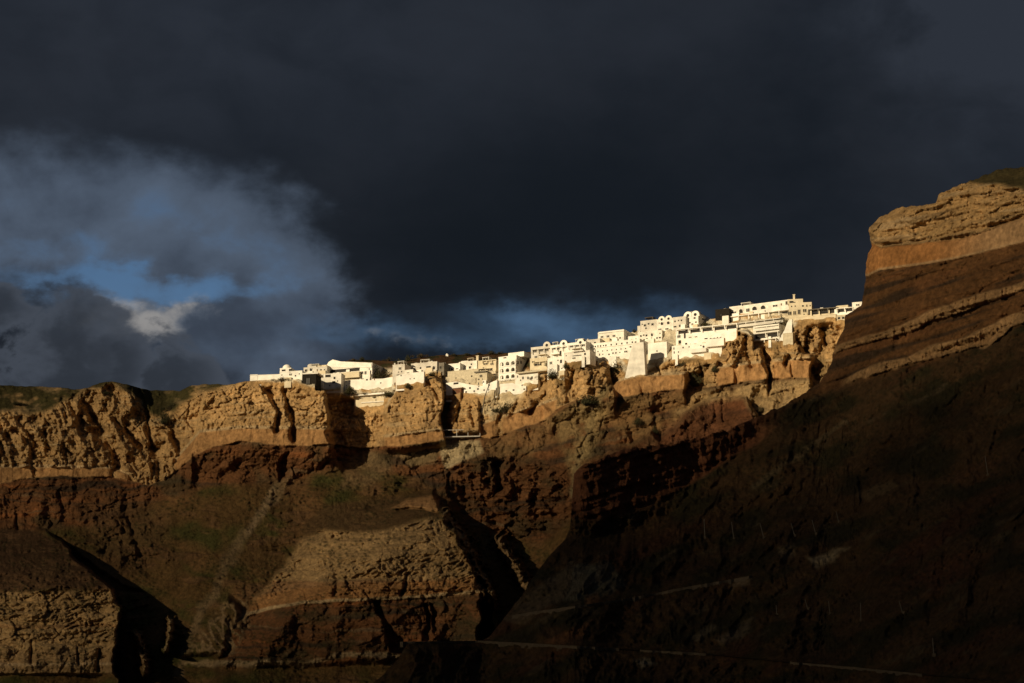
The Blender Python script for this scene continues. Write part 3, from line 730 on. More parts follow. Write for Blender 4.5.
h = House('tower_house', 'tall narrow white house right of the dark courtyard trees', 'house', 392.5, 404.5, 365.8, 386, 24, 'white', back=6)
h.win((400, 368.5, 2, 2), (398, 376, 2, 2.6), (400.5, 382, 2.2, 2.2)); h.door((395, 384, 1.6, 3)); h.chimney(395, 363.8, 1.2)
h = House('low_house', 'low white house on the right side of the tall narrow house', 'house', 404.5, 413, 371, 386, 24, 'white2', back=6)
h.win((408, 373.5, 1.8, 1.8), (407.6, 379, 1.4, 1.6))
h = House('vaulted_house', 'white house with a barrel vault and a dome above the brown crag', 'house', 411, 437, 364.6, 373, 24, 'white2', px2=441)
h.vault(416, 362.8, 4.4, False); h.dome(431.5, 364.4, 5.2, 4, 3.2); h.win((428.5, 367, 4.6, 2.2), frame=False); h.arch((434, 367.8, 2, 3.4)); h.win((414.5, 369, 1.6, 1.6), (420.5, 368, 1.4, 1.8))
wall_thing('white wall along the top of the brown crag', 396, 424, 373.2, 386, 22, 'white2', 1.0, tops=[(396, 376), (405, 373.5), (424, 371.5)])
h = House('shade_grey_house', 'small house coloured grey as if in shade behind the domed house', 'house', 437.5, 444, 364, 372, 24, 'grey', back=6); h.win((440.5, 367.5, 1.6, 2))  # grey wall colour stands in for a shaded house side
h = House('flat_roofed_house', 'low flat white house with a row of three dark openings', 'house', 443, 460, 365.5, 373, 26, 'white', back=7)
h.win((447, 369.5, 1.8, 2), (452, 369.5, 1.8, 2), (457, 369.5, 1.8, 2)); h.chimney(445, 363.6, 1.3)
h = House('terrace_house', 'white house with a wide dark window over the beige masonry wall', 'house', 459, 477, 363, 372.5, 26, 'white2', px2=486, back=8)
h.win((462.5, 370, 4.2, 2.2), (470, 367.5, 1.8, 2)); h.block(461, 468, 361.2, 363, 1, 4, name='stair_head'); h.swin((481, 368, 3, 2))
wall_thing('broad beige masonry wall under the houses in mid village', 442, 478, 372.6, 383, 26, 'beige', 1.5)
h = House('beige_block', 'beige block with a shaded flank at the end of the masonry wall', 'house', 476.5, 487, 373, 387, 26, 'beige', back=6, parapet=False)
h.win((481, 376, 2, 2)); h.block(474, 486, 371.6, 372.8, -.8, 4, 'grey', 'roof_slab')
h = House('pergola_house', 'flat white house with a square chimney and dark pergola', 'house', 478, 496, 361.8, 373, 26, 'cream', back=7)
h.chimney(477.9, 356.4, 2.6, 1.2); h.win((485.5, 364, 4, 1.8), (492, 364, 3, 1.8), (490, 369.6, 5, 3)); h.canopy(482, 496, 360.8, 2.6, 4, .8, False, .2)
h = wall_thing('stepped white terraces below the beige masonry wall', 446, 497, 383.2, 397, 26, 'white2', 2.0, tops=[(446, 383), (456, 381.5), (470, 384.6), (482, 386), (497, 380)])
h.win((456, 383.4, 5, 2.4), frame=False); h.win((470, 388, 1.4, 1.6), (478, 389, 1.4, 1.6), frame=False)
h = House('board_shed', 'little rusty red board shed in the cleft beside the crag', 'shed', 452.5, 461, 388.5, 395, 26, 'red', back=3, parapet=False)
h.door((455, 392.5, 2, 4)); h.block(452, 462, 387.6, 388.4, -.5, 3.2, 'white', 'roof_slab')

# ---- arcaded hotel
h = House('arcaded_hotel', 'white three-storey hotel with rows of round-arched balconies', 'hotel', 498.5, 516.5, 358, 381, 30, 'white2', px2=532, back=14)
h.arcade((501.8, 507.4, 512.9), (364.6, 371.2, 377.8), 3.6, 4.9)
h.block(508.2, 524, 353.2, 358, 3.0, 12, name='upper_storey'); h.swin((518, 362.5, 1.2, 2.4), (521, 362.3, 1.2, 2.4), (523.5, 357.4, 2.6, 2.6), (528, 357.2, 2.6, 2.6)); h.win((505, 357.6, 2.4, 1.6), frame=False)
h = wall_thing('white terrace wall under the flat grey canopy beside the arcaded hotel', 515, 538, 374, 387, 28, 'white', 2.0)
h.block(516.5, 547, 372.4, 373.6, -1.6, 5, 'beige', 'canopy'); h.win((523, 378, 1.2, 2.2), (528, 378, 1.2, 2.2), (532, 377.6, 1.2, 2.2), frame=False)
wall_thing('bright rubble-stone wall sloping down below the arcaded hotel', 500, 526, 385, 396, 28, 'white2', 2.0, lean=1.6, tops=[(500, 384), (512, 383), (526, 386)], foot=1)
h = House('shaded_courtyard_house', 'cream house with a deep porch between arcaded hotel and round-gabled row', 'house', 530, 547, 359.5, 371, 28, 'cream', back=7)
h.win((538, 364.6, 7, 3), (533.5, 362, 2, 1.6)); h.canopy(533, 546, 362, 3, 3, 1.0, False, .2)
def round_gabled(label, px0, px1, yt, yb, cx, cyt, wins, back=9):
    h = House('round_gabled_house', label, 'house', px0, px1, yt, yb, 28, 'white', back=back, group='round-gabled houses in a row')
    h.vault(cx, cyt, 4.0, True, back=back, roofmat='brown')
    h.win(*wins); h.canopy(px0 + .5, px1 - .5, yt + 1.0, 4.6, 4, 1.0, False, .25)
    return h
round_gabled('leftmost of the three round-gabled houses, beside the arcaded hotel', 531, 551, 348.4, 362, 546.8, 341.6, ((535, 351, 3.4, 3), (541.2, 350.2, 3.4, 3), (547, 349.4, 2.6, 3), (536, 357.5, 2, 2.4)))
round_gabled('middle one of the three round-gabled houses in a row', 550.5, 568, 346.4, 361, 563.6, 340, ((554, 348.6, 3.2, 2.6), (558.5, 348, 2, 3), (564, 347, 2, 2.6), (560.5, 353.5, 1.6, 4.6)))
round_gabled('rightmost of the three round-gabled houses, nearest the long white facade', 567.5, 586, 344.2, 357.5, 580.4, 338.8, ((572, 346.6, 3, 2.2), (577.4, 345.6, 2.4, 2.2), (583.5, 345, 3, 3), (576, 351.6, 6, 2.2)))
h = House('terrace_block', 'white two-storey block below the leftmost round-gabled house', 'house', 547.5, 565, 359, 376, 28, 'white2', back=7)
h.win((551, 363, 2, 2.4), (561, 361.4, 1.6, 3)); h.block(548, 557, 365, 376, -1.4, 0)
h = House('small_terrace', 'low white terrace with a shaded awning above the round brown bluff', 'terrace', 564, 590, 353.6, 363, 28, 'white', back=5)
h.block(572, 583, 350.8, 351.8, -1.2, 2, 'white', 'awning'); h.win((577, 355.6, 9, 1.8), frame=False); h.win((574, 358.2, 2.4, 1.4), (585, 354, 1.4, 2))
# ---- long facade and bastions
h = House('long_facade', 'long white facade with two rows of tiny dark windows', 'building', 583, 640, 345.4, 364, 27, 'white2', back=8)
h.win(*[(590 + 5.3 * i, 347.2 - .62 * i, 1.1, 1.5) for i in range(9)], frame=False)
h.win(*[(598 + 4.6 * i, 351.5 - .5 * i, .9, 1.0) for i in range(7)], frame=False)
h.win((618.2, 358, 2, 2.2), (625.8, 351.6, 2.4, 1.6), (609, 354.4, 1.2, 1.4)); h.block(583, 640, 348.8, 349.3, -.25, 0, name='string_course')
h = House('upper_hall', 'flat white block on the skyline above the long facade', 'building', 598, 624, 333.6, 343.5, 27, 'white', px2=633, back=11)
h.win((602, 337, 2, 1.8), (608, 336.4, 2, 1.8), (614, 336, 2, 1.8)); h.win((601, 341.2, 2.4, 1.8), (606.5, 340.6, 2.4, 1.8), (612, 340, 2.4, 1.8)); h.block(598.6, 624, 332, 333.4, -.4, 10, 'white2', 'roof_slab'); h.swin((621, 336.5, 2, 2.4))
h = House('ledge_house', 'low white house at the left foot of the flat skyline block', 'house', 586, 600, 341, 346, 27, 'white2', back=5)
h.win((590, 343.4, 1.6, 1.6), (595, 342.8, 1.6, 1.6)); h.chimney(588, 339.6, 1.2)
h = wall_thing('tall tapering cream bastion running far down the rock', 624.5, 645.5, 344.5, 378, 20, 'white', 3.0, name='bastion', foot=.6, tops=[(632.5, 343), (643.5, 342)])
h = House('bastion_tower', 'square cream bastion tower with a shaded right flank', 'tower', 648, 667, 344.5, 360.5, 27, 'white', px2=674.5, back=8, foot=.8)
h.win((657, 351, .9, 1.4), frame=False)
h = House('row_house', 'white row house with small dark doors above the tapering bastion', 'house', 617, 645, 338.5, 346, 27, 'white', back=5)
h.win((622, 341.4, 1.2, 2), (627, 340.8, 1.2, 2), (631.5, 340.2, 1.2, 2), (636, 339.7, 1.2, 2.2), (640.5, 339, 1.2, 2))
h = House('row_house', 'white row house with arched doors above the square bastion tower', 'house', 638, 662, 333.2, 343, 27, 'white2', back=6)
h.arch((641, 336, 1.6, 2.2), (646.5, 335.4, 1.6, 2.2), (652, 334.8, 1.8, 3)); h.win((644, 340, 1.4, 1.4), (657, 338, 1.2, 1.4)); h.chimney(640, 331.6, 1.2)
h = House('skyline_block', 'plain square block at the left of the double-vaulted house', 'building', 640.5, 657.5, 322, 334, 27, 'white', back=8)
h.win((645, 325.4, 1.8, 1.8), (652.6, 324.4, 1.8, 1.8)); h.block(637.5, 640.4, 326, 334, .4, 5)
h = House('double_vaulted_house', 'white house with two small round gables side by side', 'house', 657, 673.5, 320.6, 333, 27, 'white2', back=8)
h.vault(661.6, 316.2, 3.6, True); h.vault(668.5, 315.4, 3.6, True); h.arch((662, 323.6, 2.4, 3)); h.arch((668.3, 322.8, 2.4, 3)); h.win((660, 329.6, 3, 2), (667, 329, 3, 2))
h = House('link_block', 'low white block linking the small and the large round gables', 'house', 673, 686, 318.4, 331, 27, 'white', back=8)
h.win((675, 321.4, 1.2, 1.4), (681.4, 320.4, 1.2, 1.4), (674.5, 326.8, 4, 1.8), (680, 325.8, 1.6, 2))
h = House('large_vaulted_house', 'white house with two large round gables and a shaded barrel roof', 'house', 683.5, 698.5, 316.8, 329.5, 27, 'white2', px2=709, back=13)
h.vault(687.8, 311.6, 4.3, True); h.vault(695.2, 310.7, 4.3, True); h.win((687.6, 319, 1.6, 1.4), (694.6, 318, 1.6, 1.6)); h.arch((685.4, 325.2, 1.6, 2.6)); h.win((692.5, 324.4, 1.6, 1.8)); h.swin((703, 318.5, 1.6, 2))
h = House('veranda_building', 'white building with a long slab veranda on slim posts', 'building', 676, 737, 331.5, 347, 26, 'white2', back=7, parapet=False)
h.canopy(676, 737, 329.2, 4.6, 6, 1.6, True, .28)
h.win((679, 336.6, 2.4, 2.4), (684.8, 335.8, 1.4, 4.4), (679.8, 342, 2.2, 3), (686.2, 343.8, 1.8, 1.8), (695, 344.4, 3, 2.2), (706, 338.6, 2.6, 1.2))
h.win((690, 337.4, 2, 1), (696, 336.8, 2, 1), (727, 328.2, 1.4, 1.6), mat='shade')
h = House('lower_terrace', 'brilliant white terraces in the hollow below the slab veranda', 'terrace', 672, 722, 346, 359.5, 26, 'white2', back=5, parapet=False)
h.win((716, 338.6, 9, 2.0), frame=False); h.arch((703.6, 347, 1.8, 3)); h.win((699.6, 351.4, 1.6, 1.4), (710.5, 346.2, 1.4, 2), (714.6, 345.6, 1.4, 2), (692, 353, 1.2, 1.2))
h.block(706, 724, 339.4, 347, -1.6, 0, name='step_terrace'); h.block(690, 706, 349, 353, -1.5, 0, name='step_terrace')
# ---- big hotel
h = House('cliff_hotel', 'long white hotel with three arched windows on the skyline', 'hotel', 729.5, 789.5, 308.6, 318.5, 31, 'white', px2=803, back=11)
h.block(729.4, 742, 306.9, 308.7, .3, 10, name='roof_storey'); h.block(743, 788.5, 305.4, 307.2, .3, 10, name='roof_storey')
h.arch((741, 311.2, 3.4, 4.4), (754.6, 308.4, 4.4, 4.2), (763.2, 307.3, 4.4, 4.2)); h.win((734.4, 313, 3.4, 3), (748, 310.2, 2.6, 3), (775.2, 305.8, 4.6, 2.4)); h.win((786.5, 302.6, 1.6, 3.6), mat='shade')
h.canopy(728, 789.5, 316.6, 5.2, 7, 1.8, True, .3, rail=False)
h.swin((793, 303, 2.4, 2.6), (799, 302.6, 2, 2.4))
h = House('balcony_wing', 'white terraced wing of dark glazed balconies under the skyline hotel', 'hotel', 738, 782, 323.4, 331, 31, 'white2', back=8, parapet=False)
h.canopy(736.5, 783, 323.0, 5.0, 6, 1.6, True, .3, rail=True)
h = House('stepped_balconies', 'three stepped storeys of white balconies over the rock pinnacle', 'hotel', 753.5, 779.5, 327.5, 343, 30, 'white2', back=7)
h.canopy(754, 779, 327.2, 4.4, 3, 1.2, True, .3, rail=True); h.canopy(753, 778, 333.6, 5.4, 3, 1.4, True, .3, rail=False); h.canopy(752.5, 776, 340.4, 3.4, 3, 1.6, True, .3)
h = House('dark_block', 'dark block against the sky left of the skyline hotel', 'building', 715.5, 729.5, 310.5, 322, 27, 'dark', back=6); h.win((721, 315, 2, 2))
h = House('hotel_wing', 'angled right wing of the skyline hotel with a white chimney', 'hotel', 789, 812, 304, 321, 12, 'cream', back=8)
h.block(787.5, 803, 299.4, 304, 1.0, 7, 'cream', 'upper_storey'); h.chimney(794, 295.2, 2, 2); h.win((791.5, 302.2, 4, 2.6), frame=False); h.win((789.8, 313.4, 3.2, 3.4), (794.6, 313, 2, 3), (799, 312, 2, 3.8), (804.6, 310.6, 3, 3)); h.chimney(801.5, 300.2, 1.6, 3)
h = House('terrace_pavilion', 'low pavilion with thin slab roof and slim posts on the right rim', 'pavilion', 808, 838, 310.5, 317.5, 22, 'cream', back=5, parapet=False)
h.canopy(808, 838, 309.4, 5.2, 4, 1.6, True, .22, 'grey', rail=False); h.win((814, 313.8, 5, 1.4), (824, 312.6, 5, 1.4), frame=False)
h = House('rim_terraces', 'stepped white terraces with dark gaps near the shaded headland', 'terrace', 834.5, 853, 309.4, 315.8, 22, 'white', back=5, parapet=False)
h.canopy(836, 853, 308.2, 4.0, 3, 1.2, True, .25); h.block(837, 848, 305.8, 308.4, .5, 4, 'cream')
h = House('end_house', 'last small white house with one window by the dark headland', 'house', 852.3, 866, 303.4, 310, 22, 'white', back=5)
h.win((857.6, 305, 3, 1.8))
h = House('cave_house', 'cave house front with two square dark windows in the rock', 'cave house', 834.5, 846, 315.4, 321.5, 22, 'beige', back=3, parapet=False)
h.win((839, 318.2, 2, 2), (843.2, 317.8, 2, 2), frame=False)
# white staircase beside the stepped balconies
h = wall_thing('white zigzag stair wall climbing beside the stepped balconies', 777.5, 792, 321, 341, 12, 'white2', .8, 'stair_wall', foot=.4, tops=[(777.5, 338.5), (781, 336), (784.5, 330), (787, 323), (789, 319.6), (792, 319.2)])
h = wall_thing('square tan masonry buttress under the zigzag stair', 783, 793, 334, 346, 26, 'beige', 3.0, 'buttress', foot=2)
h = wall_thing('cream wall footing along the top of the right rim rock', 796, 836, 317.5, 321, 20, 'cream', 1.5, foot=1)

# ---- the many small openings, and pergolas on the flat roofs
rw = random.Random(5)
for s, px0, px1, yt, yb in list(conform):
    cat = s.e['category']
    if cat in ('shed', 'outbuilding', 'cave house', 'tower') or s.e.name.startswith(('bastion', 'stair', 'buttress', 'dark_block')): continue
    pw = .16 if cat == 'wall' else .62
    rise = 0.216 * math.tan(s.th)
    y = yt + 2.4
    while y < yb - 3.0:
        x = px0 + 1.8 + rw.random()
        while x < px1 - 1.6:
            py = y - rise * (x - px0) + .4 * rw.random()
            w_, h_ = rw.choice(((1.0, 1.3), (1.3, 1.6), (1.1, 2.3), (1.6, 1.5), (1.0, 1.0)))
            if rw.random() < pw and not any(abs(x - a) < (c + w_) / 2 + .9 and abs(py - b) < (d + h_) / 2 + .9 for a, b, c, d in s.used):
                if h_ > 2: s.door((x, py, w_, h_), mat=rw.choice(('wood', 'metal', 'shade')))
                else: s.win((x, py, w_ / 1.1, h_ / 1.1), mat=rw.choice(('glass', 'glass', 'shade')), frame=False)
            x += 2.6 + 2.2 * rw.random()
        y += 4.2
    if cat != 'wall' and s.W > 3.5 and rw.random() < .45 and not s.e.name.startswith(('gabled', 'veranda', 'balcony', 'lower_t', 'terrace_p', 'rim')):
        a = s.W * (.1 + .4 * rw.random()); b = min(s.W - .3, a + 2 + 2 * rw.random()); zt = s.H + 1.5; pg = MB()
        pg.box(a - .15, b + .15, .25, 3.2, zt, zt + .16); 
        for q in (a, b - .14):
            for w_ in (.35, 2.9): pg.box(q, q + .14, w_, w_ + .14, s.H + .01, zt - .002)
        pg.build('pergola', M[rw.choice(('white', 'shade', 'cream'))], s.e)
# ---- what collects round every house: steps, buttresses, roof tanks and stair heads
rc = random.Random(41)
for s, px0, px1, yt, yb in conform:
    cat = s.e['category']; wp = px1 - px0; tall = yb - yt
    if cat in ('shed', 'outbuilding', 'cave house', 'tower') or wp < 8: continue
    n = max(1, int(wp / 11))
    for i in range(n):
        u = s.W * (i + .15 + .6 * rc.random()) / n; w_ = .5 + 1.3 * rc.random()
        if cat == 'wall': continue
        else:
            hh = min(s.H * .4, .8 + 1.4 * rc.random())
            if rc.random() < .5: MB().box(u, min(u + w_ * 2.0, s.W), -.5 - .5 * rc.random(), -.3, -2.6, hh).build('step_block', M[rc.choice(('white', 'white2', 'cream'))], s.e)
            if rc.random() < .75:
                x = s.W * (i + .1 + .7 * rc.random()) / n; d_ = s.back * (.25 + .4 * rc.random()); q_ = .35 + .5 * rc.random()
                MB().box(x, x + q_ * 1.4, d_, d_ + q_ * 1.4, s.H - .1, s.H + .6 + .7 * rc.random()).build(rc.choice(('stair_head', 'chimney', 'water_tank')), M[rc.choice(('white', 'white2', 'cream'))], s.e)
# ---- ground is levelled behind every front
footn = fbm(mx / 5, my / 6, 4, 191)
for s, px0, px1, yt, yb in conform:
    kx, kz = ray(PX, PY)
    u = (kx * s.P0[1] - s.P0[0]) / (s.ct + kx * s.st)
    dd = s.P0[1] - u * s.st
    rise = 0.216 * math.tan(s.th) * (PX - px0)
    ybn = yb - np.clip(1.2 + 5.5 * footn, 0, .38 * (yb - yt))
    m_in = sm(-1.0, 0.6, PX - px0) * sm(-1.0, 0.6, px1 - PX) * sm(-1.0, 1.5, PY - (yt - rise)) * sm(-1.2, 0.6, (ybn - rise) - PY)
    D_far = np.where(m_in > 0, D_far + np.maximum(dd + 1.2 - D_far, 0) * m_in, D_far)
    m_un = sm(-1.0, 0.6, PX - px0) * sm(-1.0, 0.6, px1 - PX) * sm(-0.6, 0.6, PY - (ybn - rise)) * sm(10, 2, PY - (yb - rise))
    D_far = D_far + np.clip(dd - 0.5 - .8 * np.abs(footn) - D_far, -30, 30) * m_un * (np.abs(dd - D_far) < 12)

kx, kz = ray(PX, PY)
P = np.stack((kx * D_far, D_far, CZ + kz * D_far), -1)
top = P[0]; rows = []
for back, rise in ((900, 10), (300, 6), (90, 3), (25, 1.2), (6, 0.2)):
    q = top.copy(); q[:, 1] += back; q[:, 2] += rise + 0 * back; rows.append(q)
foot = P[-1].copy(); foot[:, 1] -= 55; foot[:, 2] = np.maximum(foot[:, 2] - 45, -2); foot2 = foot.copy(); foot2[:, 1] -= 40; foot2[:, 2] = -3
P = np.concatenate((np.stack(rows), P, foot[None], foot2[None]), 0)
Cx = np.concatenate((np.repeat(C_far[:1] * 0 + np.array((0.09, 0.07, 0.03)), 5, 0), C_far, C_far[-1:], C_far[-1:]), 0)
o = grid_obj('cliff_terrain', P, Cx, M['rock']); struct(o, 'layered tan and red-brown caldera cliff below the village')

# ==================================================================================
#  SHADED HEADLAND ON THE RIGHT
# ==================================================================================
HTOP = [(330,712),(360,694),(384,674),(400,656),(407,643),(440,641),(470,643),(482,641),(490,636),(505,617),(520,598),(535,575),(550,556),(565,541),(570,528),(572,500),(574,474),(582,466),(598,459),(612,452),(640,448),(690,441),(712,434),(730,429),(755,418),(787,404),(808,391),(820,382),(826,373),(831,362),(835,346),(840,337),(844,329),(846,315),(854,310),(861,305),(864,292),(866,264),(868,240),(869.8,227),(880,217),(891,212),(902,206),(919,206),(936,203),(939,194),(950,189),(965,183),(985,175),(1000,169),(1024,167),(1060,165),(1300,140)]
hc = np.concatenate((np.arange(330, 564, 0.8), np.arange(564, 584, 0.25), np.arange(584, 818, 0.8), np.arange(818, 872, 0.25), np.arange(872, 1040, 0.7), np.arange(1040, 1301, 6.0)))
NH = 560
vh = np.linspace(0, 1, NH)
ht = curve(HTOP, hc) + 1.3 * fbm(hc * 0.08, hc * 0 + 8.8, 5, 205, 0.6) + 3.6 * fbm(hc * 0.03, hc * 0 + 2.8, 6, 207, 0.64) * sm(480, 520, hc) * sm(840, 810, hc)
HB = 712.0
ht = ht + 3.2 * fbm(hc * .12, hc * 0 + 4.4, 4, 206, .65) * sm(575, 590, hc) * sm(838, 825, hc) + 2.6 * fbm(hc * .11, hc * 0 + 6.1, 4, 208, .6) * sm(872, 885, hc)
ht = np.minimum(ht, HB - 2)
PX = np.broadcast_to(hc[None, :], (NH, len(hc))).copy()
PY = np.maximum(ht[None, :], (ht.min() + vh * (HB - ht.min()))[:, None])      # even rows; those above the outline fold onto it
mx, my = PX * 0.30, PY * 0.30
w1 = fbm(mx / 22, my / 22, 4, 211); w2 = fbm(mx / 7, my / 7, 4, 221)
wx2 = PX + 1.6 * w2; wy2 = PY + 1.2 * w1 + 1.0 * w2
def head_zones(PX, PY, w1, w2):
    T1 = curve([(330,243),(869,243),(880,248),(900,245),(925,244),(960,239),(1000,226),(1024,218),(1300,160)], PX) + 2.2 * w2
    T2 = curve([(330,276),(868,276),(880,270),(920,265),(960,258),(1000,248),(1024,242),(1300,190)], PX)
    B2a = curve([(330,480),(835,345),(870,335),(900,325),(930,310),(960,300),(1000,288),(1024,281),(1300,215)], PX) + 3.0 * w1 + 2.0 * w2
    B2b = curve([(330,490),(835,353),(845,350),(880,339),(905,334),(930,322),(960,312),(1000,298),(1024,290),(1300,225)], PX) + 4.0 * w2 + 2 * w1
    B3a = curve([(330,560),(842,381),(862,370),(880,362),(910,355),(930,345),(960,338),(1000,320),(1024,310),(1300,240)], PX) + 3.0 * w1 + 2.0 * w2
    B3b = curve([(330,565),(842,386),(870,376),(910,364),(960,351),(985,348),(1010,331),(1024,322),(1300,250)], PX) + 5.0 * w2 + 2 * w1
    cliffm = sm(818, 845, PX)
    q1 = sm(-1, 1, T1 - PY); band = sm(-.6, .8, PY - T1) * sm(-.6, .8, T2 - PY)
    b2 = sm(-1, 1, PY - B2a) * sm(-1, 1, B2b - PY) * sm(828, 836, PX); b3 = sm(-1, 1, PY - B3a) * sm(-1, 1, B3b - PY) * sm(838, 850, PX)
    blf = sm(570, 573, PX) * sm(790, 740, PX) * sm(3, -3, PY + 3 * w2 - np.interp(PX, [560, 575, 620, 660, 700, 760, 800], [519, 519, 516, 500, 477, 441, 410]))
    low = sm(-4, 6, PY - B3b) * (1 - blf)
    topveg = sm(3, -3, PY - curve([(330,0),(965,182),(985,184),(1000,185),(1024,190),(1300,170)], PX) + 4 * w1)
    g = np.full(PX.shape, 0.30)
    g = g + (0.17 - g) * q1; g = g + (0.05 - g) * band; g = g + (0.12 - g) * np.maximum(b2, b3)
    g = g + (0.10 - g) * blf; g = g + (0.74 - g) * low; g = g + (1.2 - g) * topveg
    return dict(T1=T1, T2=T2, B2a=B2a, B2b=B2b, B3a=B3a, B3b=B3b, q1=q1, band=band, b2=b2, b3=b3, low=low, topveg=topveg, g=g, blf=blf)
# base surface: slopes summed down from a smooth traced edge on an even grid, blurred, then sampled
hu = np.arange(330, 1301, 0.8); yu = np.arange(130, 716, 1.0)
GX, GY = np.meshgrid(hu, yu)
zz = head_zones(GX, GY, GX * 0, GX * 0)
cum = np.cumsum(zz['g'], axis=0)
anchor = np.where(hu < 868, curve([q for q in HTOP if q[0] < 560] + [(575,529),(600,513),(640,490),(690,463),(737,434),(755,421)] + [q for q in HTOP if q[0] > 780], hu), curve([(868,276),(880,270),(920,265),(960,258),(1000,248),(1024,242),(1300,190)], hu))
c0 = np.array([np.interp(anchor[j], yu, cum[:, j]) for j in range(len(hu))])
D0 = curve([(330,600),(407,610),(490,640),(545,664),(574,676),(600,690),(690,722),(787,752),(830,764),(845,768),(862,766),(868,764),(900,748),(960,722),(1024,697),(1300,600)], hu)
Dg = D0[None, :] - (cum - c0[None, :])
Dg = Dg + 13 * sm(0, 26, GY - np.interp(GX, [560, 575, 620, 660, 700, 760, 800], [512, 514, 512, 496, 474, 440, 410])) * sm(545, 572, GX) * sm(740, 620, GX) * sm(48, 20, GY - np.interp(GX, [560, 575, 620, 660, 700, 760, 800], [512, 514, 512, 496, 474, 440, 410]))
Dg = smooth_cols(smooth_cols(Dg, 31), 31)
Dg = smooth_cols(Dg.T.copy(), 9).T
fi = np.clip((PX - hu[0]) / .8, 0, len(hu) - 1.001); fj = np.clip(PY - yu[0], 0, len(yu) - 1.001)
i0 = fi.astype(int); j0 = fj.astype(int); fi = fi - i0; fj = fj - j0
D = (Dg[j0, i0] * (1 - fi) + Dg[j0, i0 + 1] * fi) * (1 - fj) + (Dg[j0 + 1, i0] * (1 - fi) + Dg[j0 + 1, i0 + 1] * fi) * fj
zz = head_zones(PX, PY, w1, w2); blf = zz['blf']
T1, T2, B2a, B2b, B3a, B3b, q1, band, b2, b3, low, topveg = (zz[k] for k in ('T1', 'T2', 'B2a', 'B2b', 'B3a', 'B3b', 'q1', 'band', 'b2', 'b3', 'low', 'topveg'))
# the nose turns away at its outline
dist = np.maximum(PY - ht[None, :], 0)
edge, _ = line_d([q for q in HTOP if 780 < q[0] < 1030], PX, PY)
nosew = sm(770, 830, PX) * sm(930, 880, PX)
D = D + 9 * np.exp(-edge / 5.5) * nosew + 2.5 * np.exp(-dist / 2.0)
PXs = PX + np.exp(-(edge / 9.0) ** 2) * nosew * (np.interp(PY, [200, 232, 240, 246, 256, 264, 275, 400], [0, 0, 3, 5.0, 1.0, 0, 0, 0]) + 2.2 * fbm(PY / 9.0, PX / 60, 4, 209, .6) * sm(215, 235, PY))
wf1, wf2, wv = worley(mx / 5 + w2 * .6, my / 2.2 + w1 * .5 + 0.22 * mx / 2.2, 9)
strat = my + 0.16 * mx + 1.2 * w1
lam = fbm(mx / 26, strat / 2.0, 5, 231, .6)
D = D + q1 * (1 - topveg) * (-(ridged(mx / 8, strat / 4, 5, 233) - .5) * 3.4 - lam * 4.2 + (wv - .5) * 1.2 + .7 * np.exp(-(wf2 / .1) ** 2))
under = sm(3.5, 0, np.abs(PY - T1 + 1.5)) * sm(-2, 3, PX - 869)
_, we2, wv2 = worley(mx / 7 + .4 * w2, strat / 2.6 + .4 * w1, 8); _, we3, wv3 = worley(mx / 2.4 + .3 * w2, strat / 1.1, 10)
blk = (wv2 - .5) * 2.2 + 1.0 * np.exp(-(we2 / .07) ** 2) + (wv3 - .5) * .9 + .4 * np.exp(-(we3 / .12) ** 2)
D = D + blk * np.clip(q1 * (1 - topveg) + .5 * (1 - q1) * (1 - band) * (1 - low), 0, 1)
C_dark = sm(.5, .9, wv2) 
D = D + under * 3.0
strat2 = my + 0.30 * mx
fl = ridged(mx / 2.6, my / 25, 4, 237)
mid = (1 - q1) * (1 - band) * (1 - low)
D = D - mid * (fbm(mx / 40, (strat2) / 2.2, 4, 239) * 2.4 + fbm(mx / 5, my / 5, 5, 241) * 2.0 + (ridged(mx / 12, my / 18, 4, 242) - .5) * 3)
D = D - blf * ((ridged(mx / 4, my / 20, 4, 238) - .5) * 2.2 + (ridged(mx / 14, my / 26, 3, 240) - .5) * 4)
D = D + np.maximum(b2, b3) * blk * .6 - np.maximum(b2, b3) * (3.0 + (fl - .5) * 1.8) - band * ((fl - .5) * .25 + 0.8)
D = D + low * (fbm(mx / 16 + .4 * my / 16, my / 16, 6, 243, .55) * 6.0 + fbm(mx / 3, my / 3, 4, 247, .6) * 1.3)
ROAD1 = [(400,642),(440,641.5),(480,641),(520,643),(560,645.5),(600,647.5),(640,650),(690,652.5),(720,655),(760,659),(800,663),(860,668),(920,674),(1000,680),(1060,686)]
ROAD2 = [(512,616),(530,612.5),(560,608.5),(600,603),(640,596.5),(680,588.5),(715,582.5),(752,576)]
calm = 1 - .9 * np.maximum(sm(12, 3, line_d(ROAD1, PX, PY)[0]), sm(12, 3, line_d(ROAD2, PX, PY)[0]))
bf1, _, bv = worley(mx / 1.5, my / 1.0, 56); scrubh = np.exp(-(bf1 / .34) ** 2) * (bv > .4) * sm(-.25, .15, fbm(mx / 14, my / 8, 3, 58))
D = D - np.clip(low + topveg + .5 * mid, 0, 1) * scrubh * .9 * calm - calm * low * (ridged(mx / 5, my / 4, 4, 59) - .5) * 2.2 - calm * low * (ridged((mx + .5 * my) / 11 + .7 * w1, (my - .45 * mx) / 34, 5, 60) - .5) * 6.5 - q1 * np.tanh(fbm(mx / 40, strat / 3.2, 3, 65) * 6) * 1.7 - mid * np.tanh(fbm(mx / 60, strat2 / 4, 3, 68) * 5) * 1.3
D = D + topveg * fbm(mx / 6, my / 4, 4, 249) * 2 + 0.25 * fbm(mx / 1.3, my / 1.3, 2, 251) * (1 - band)
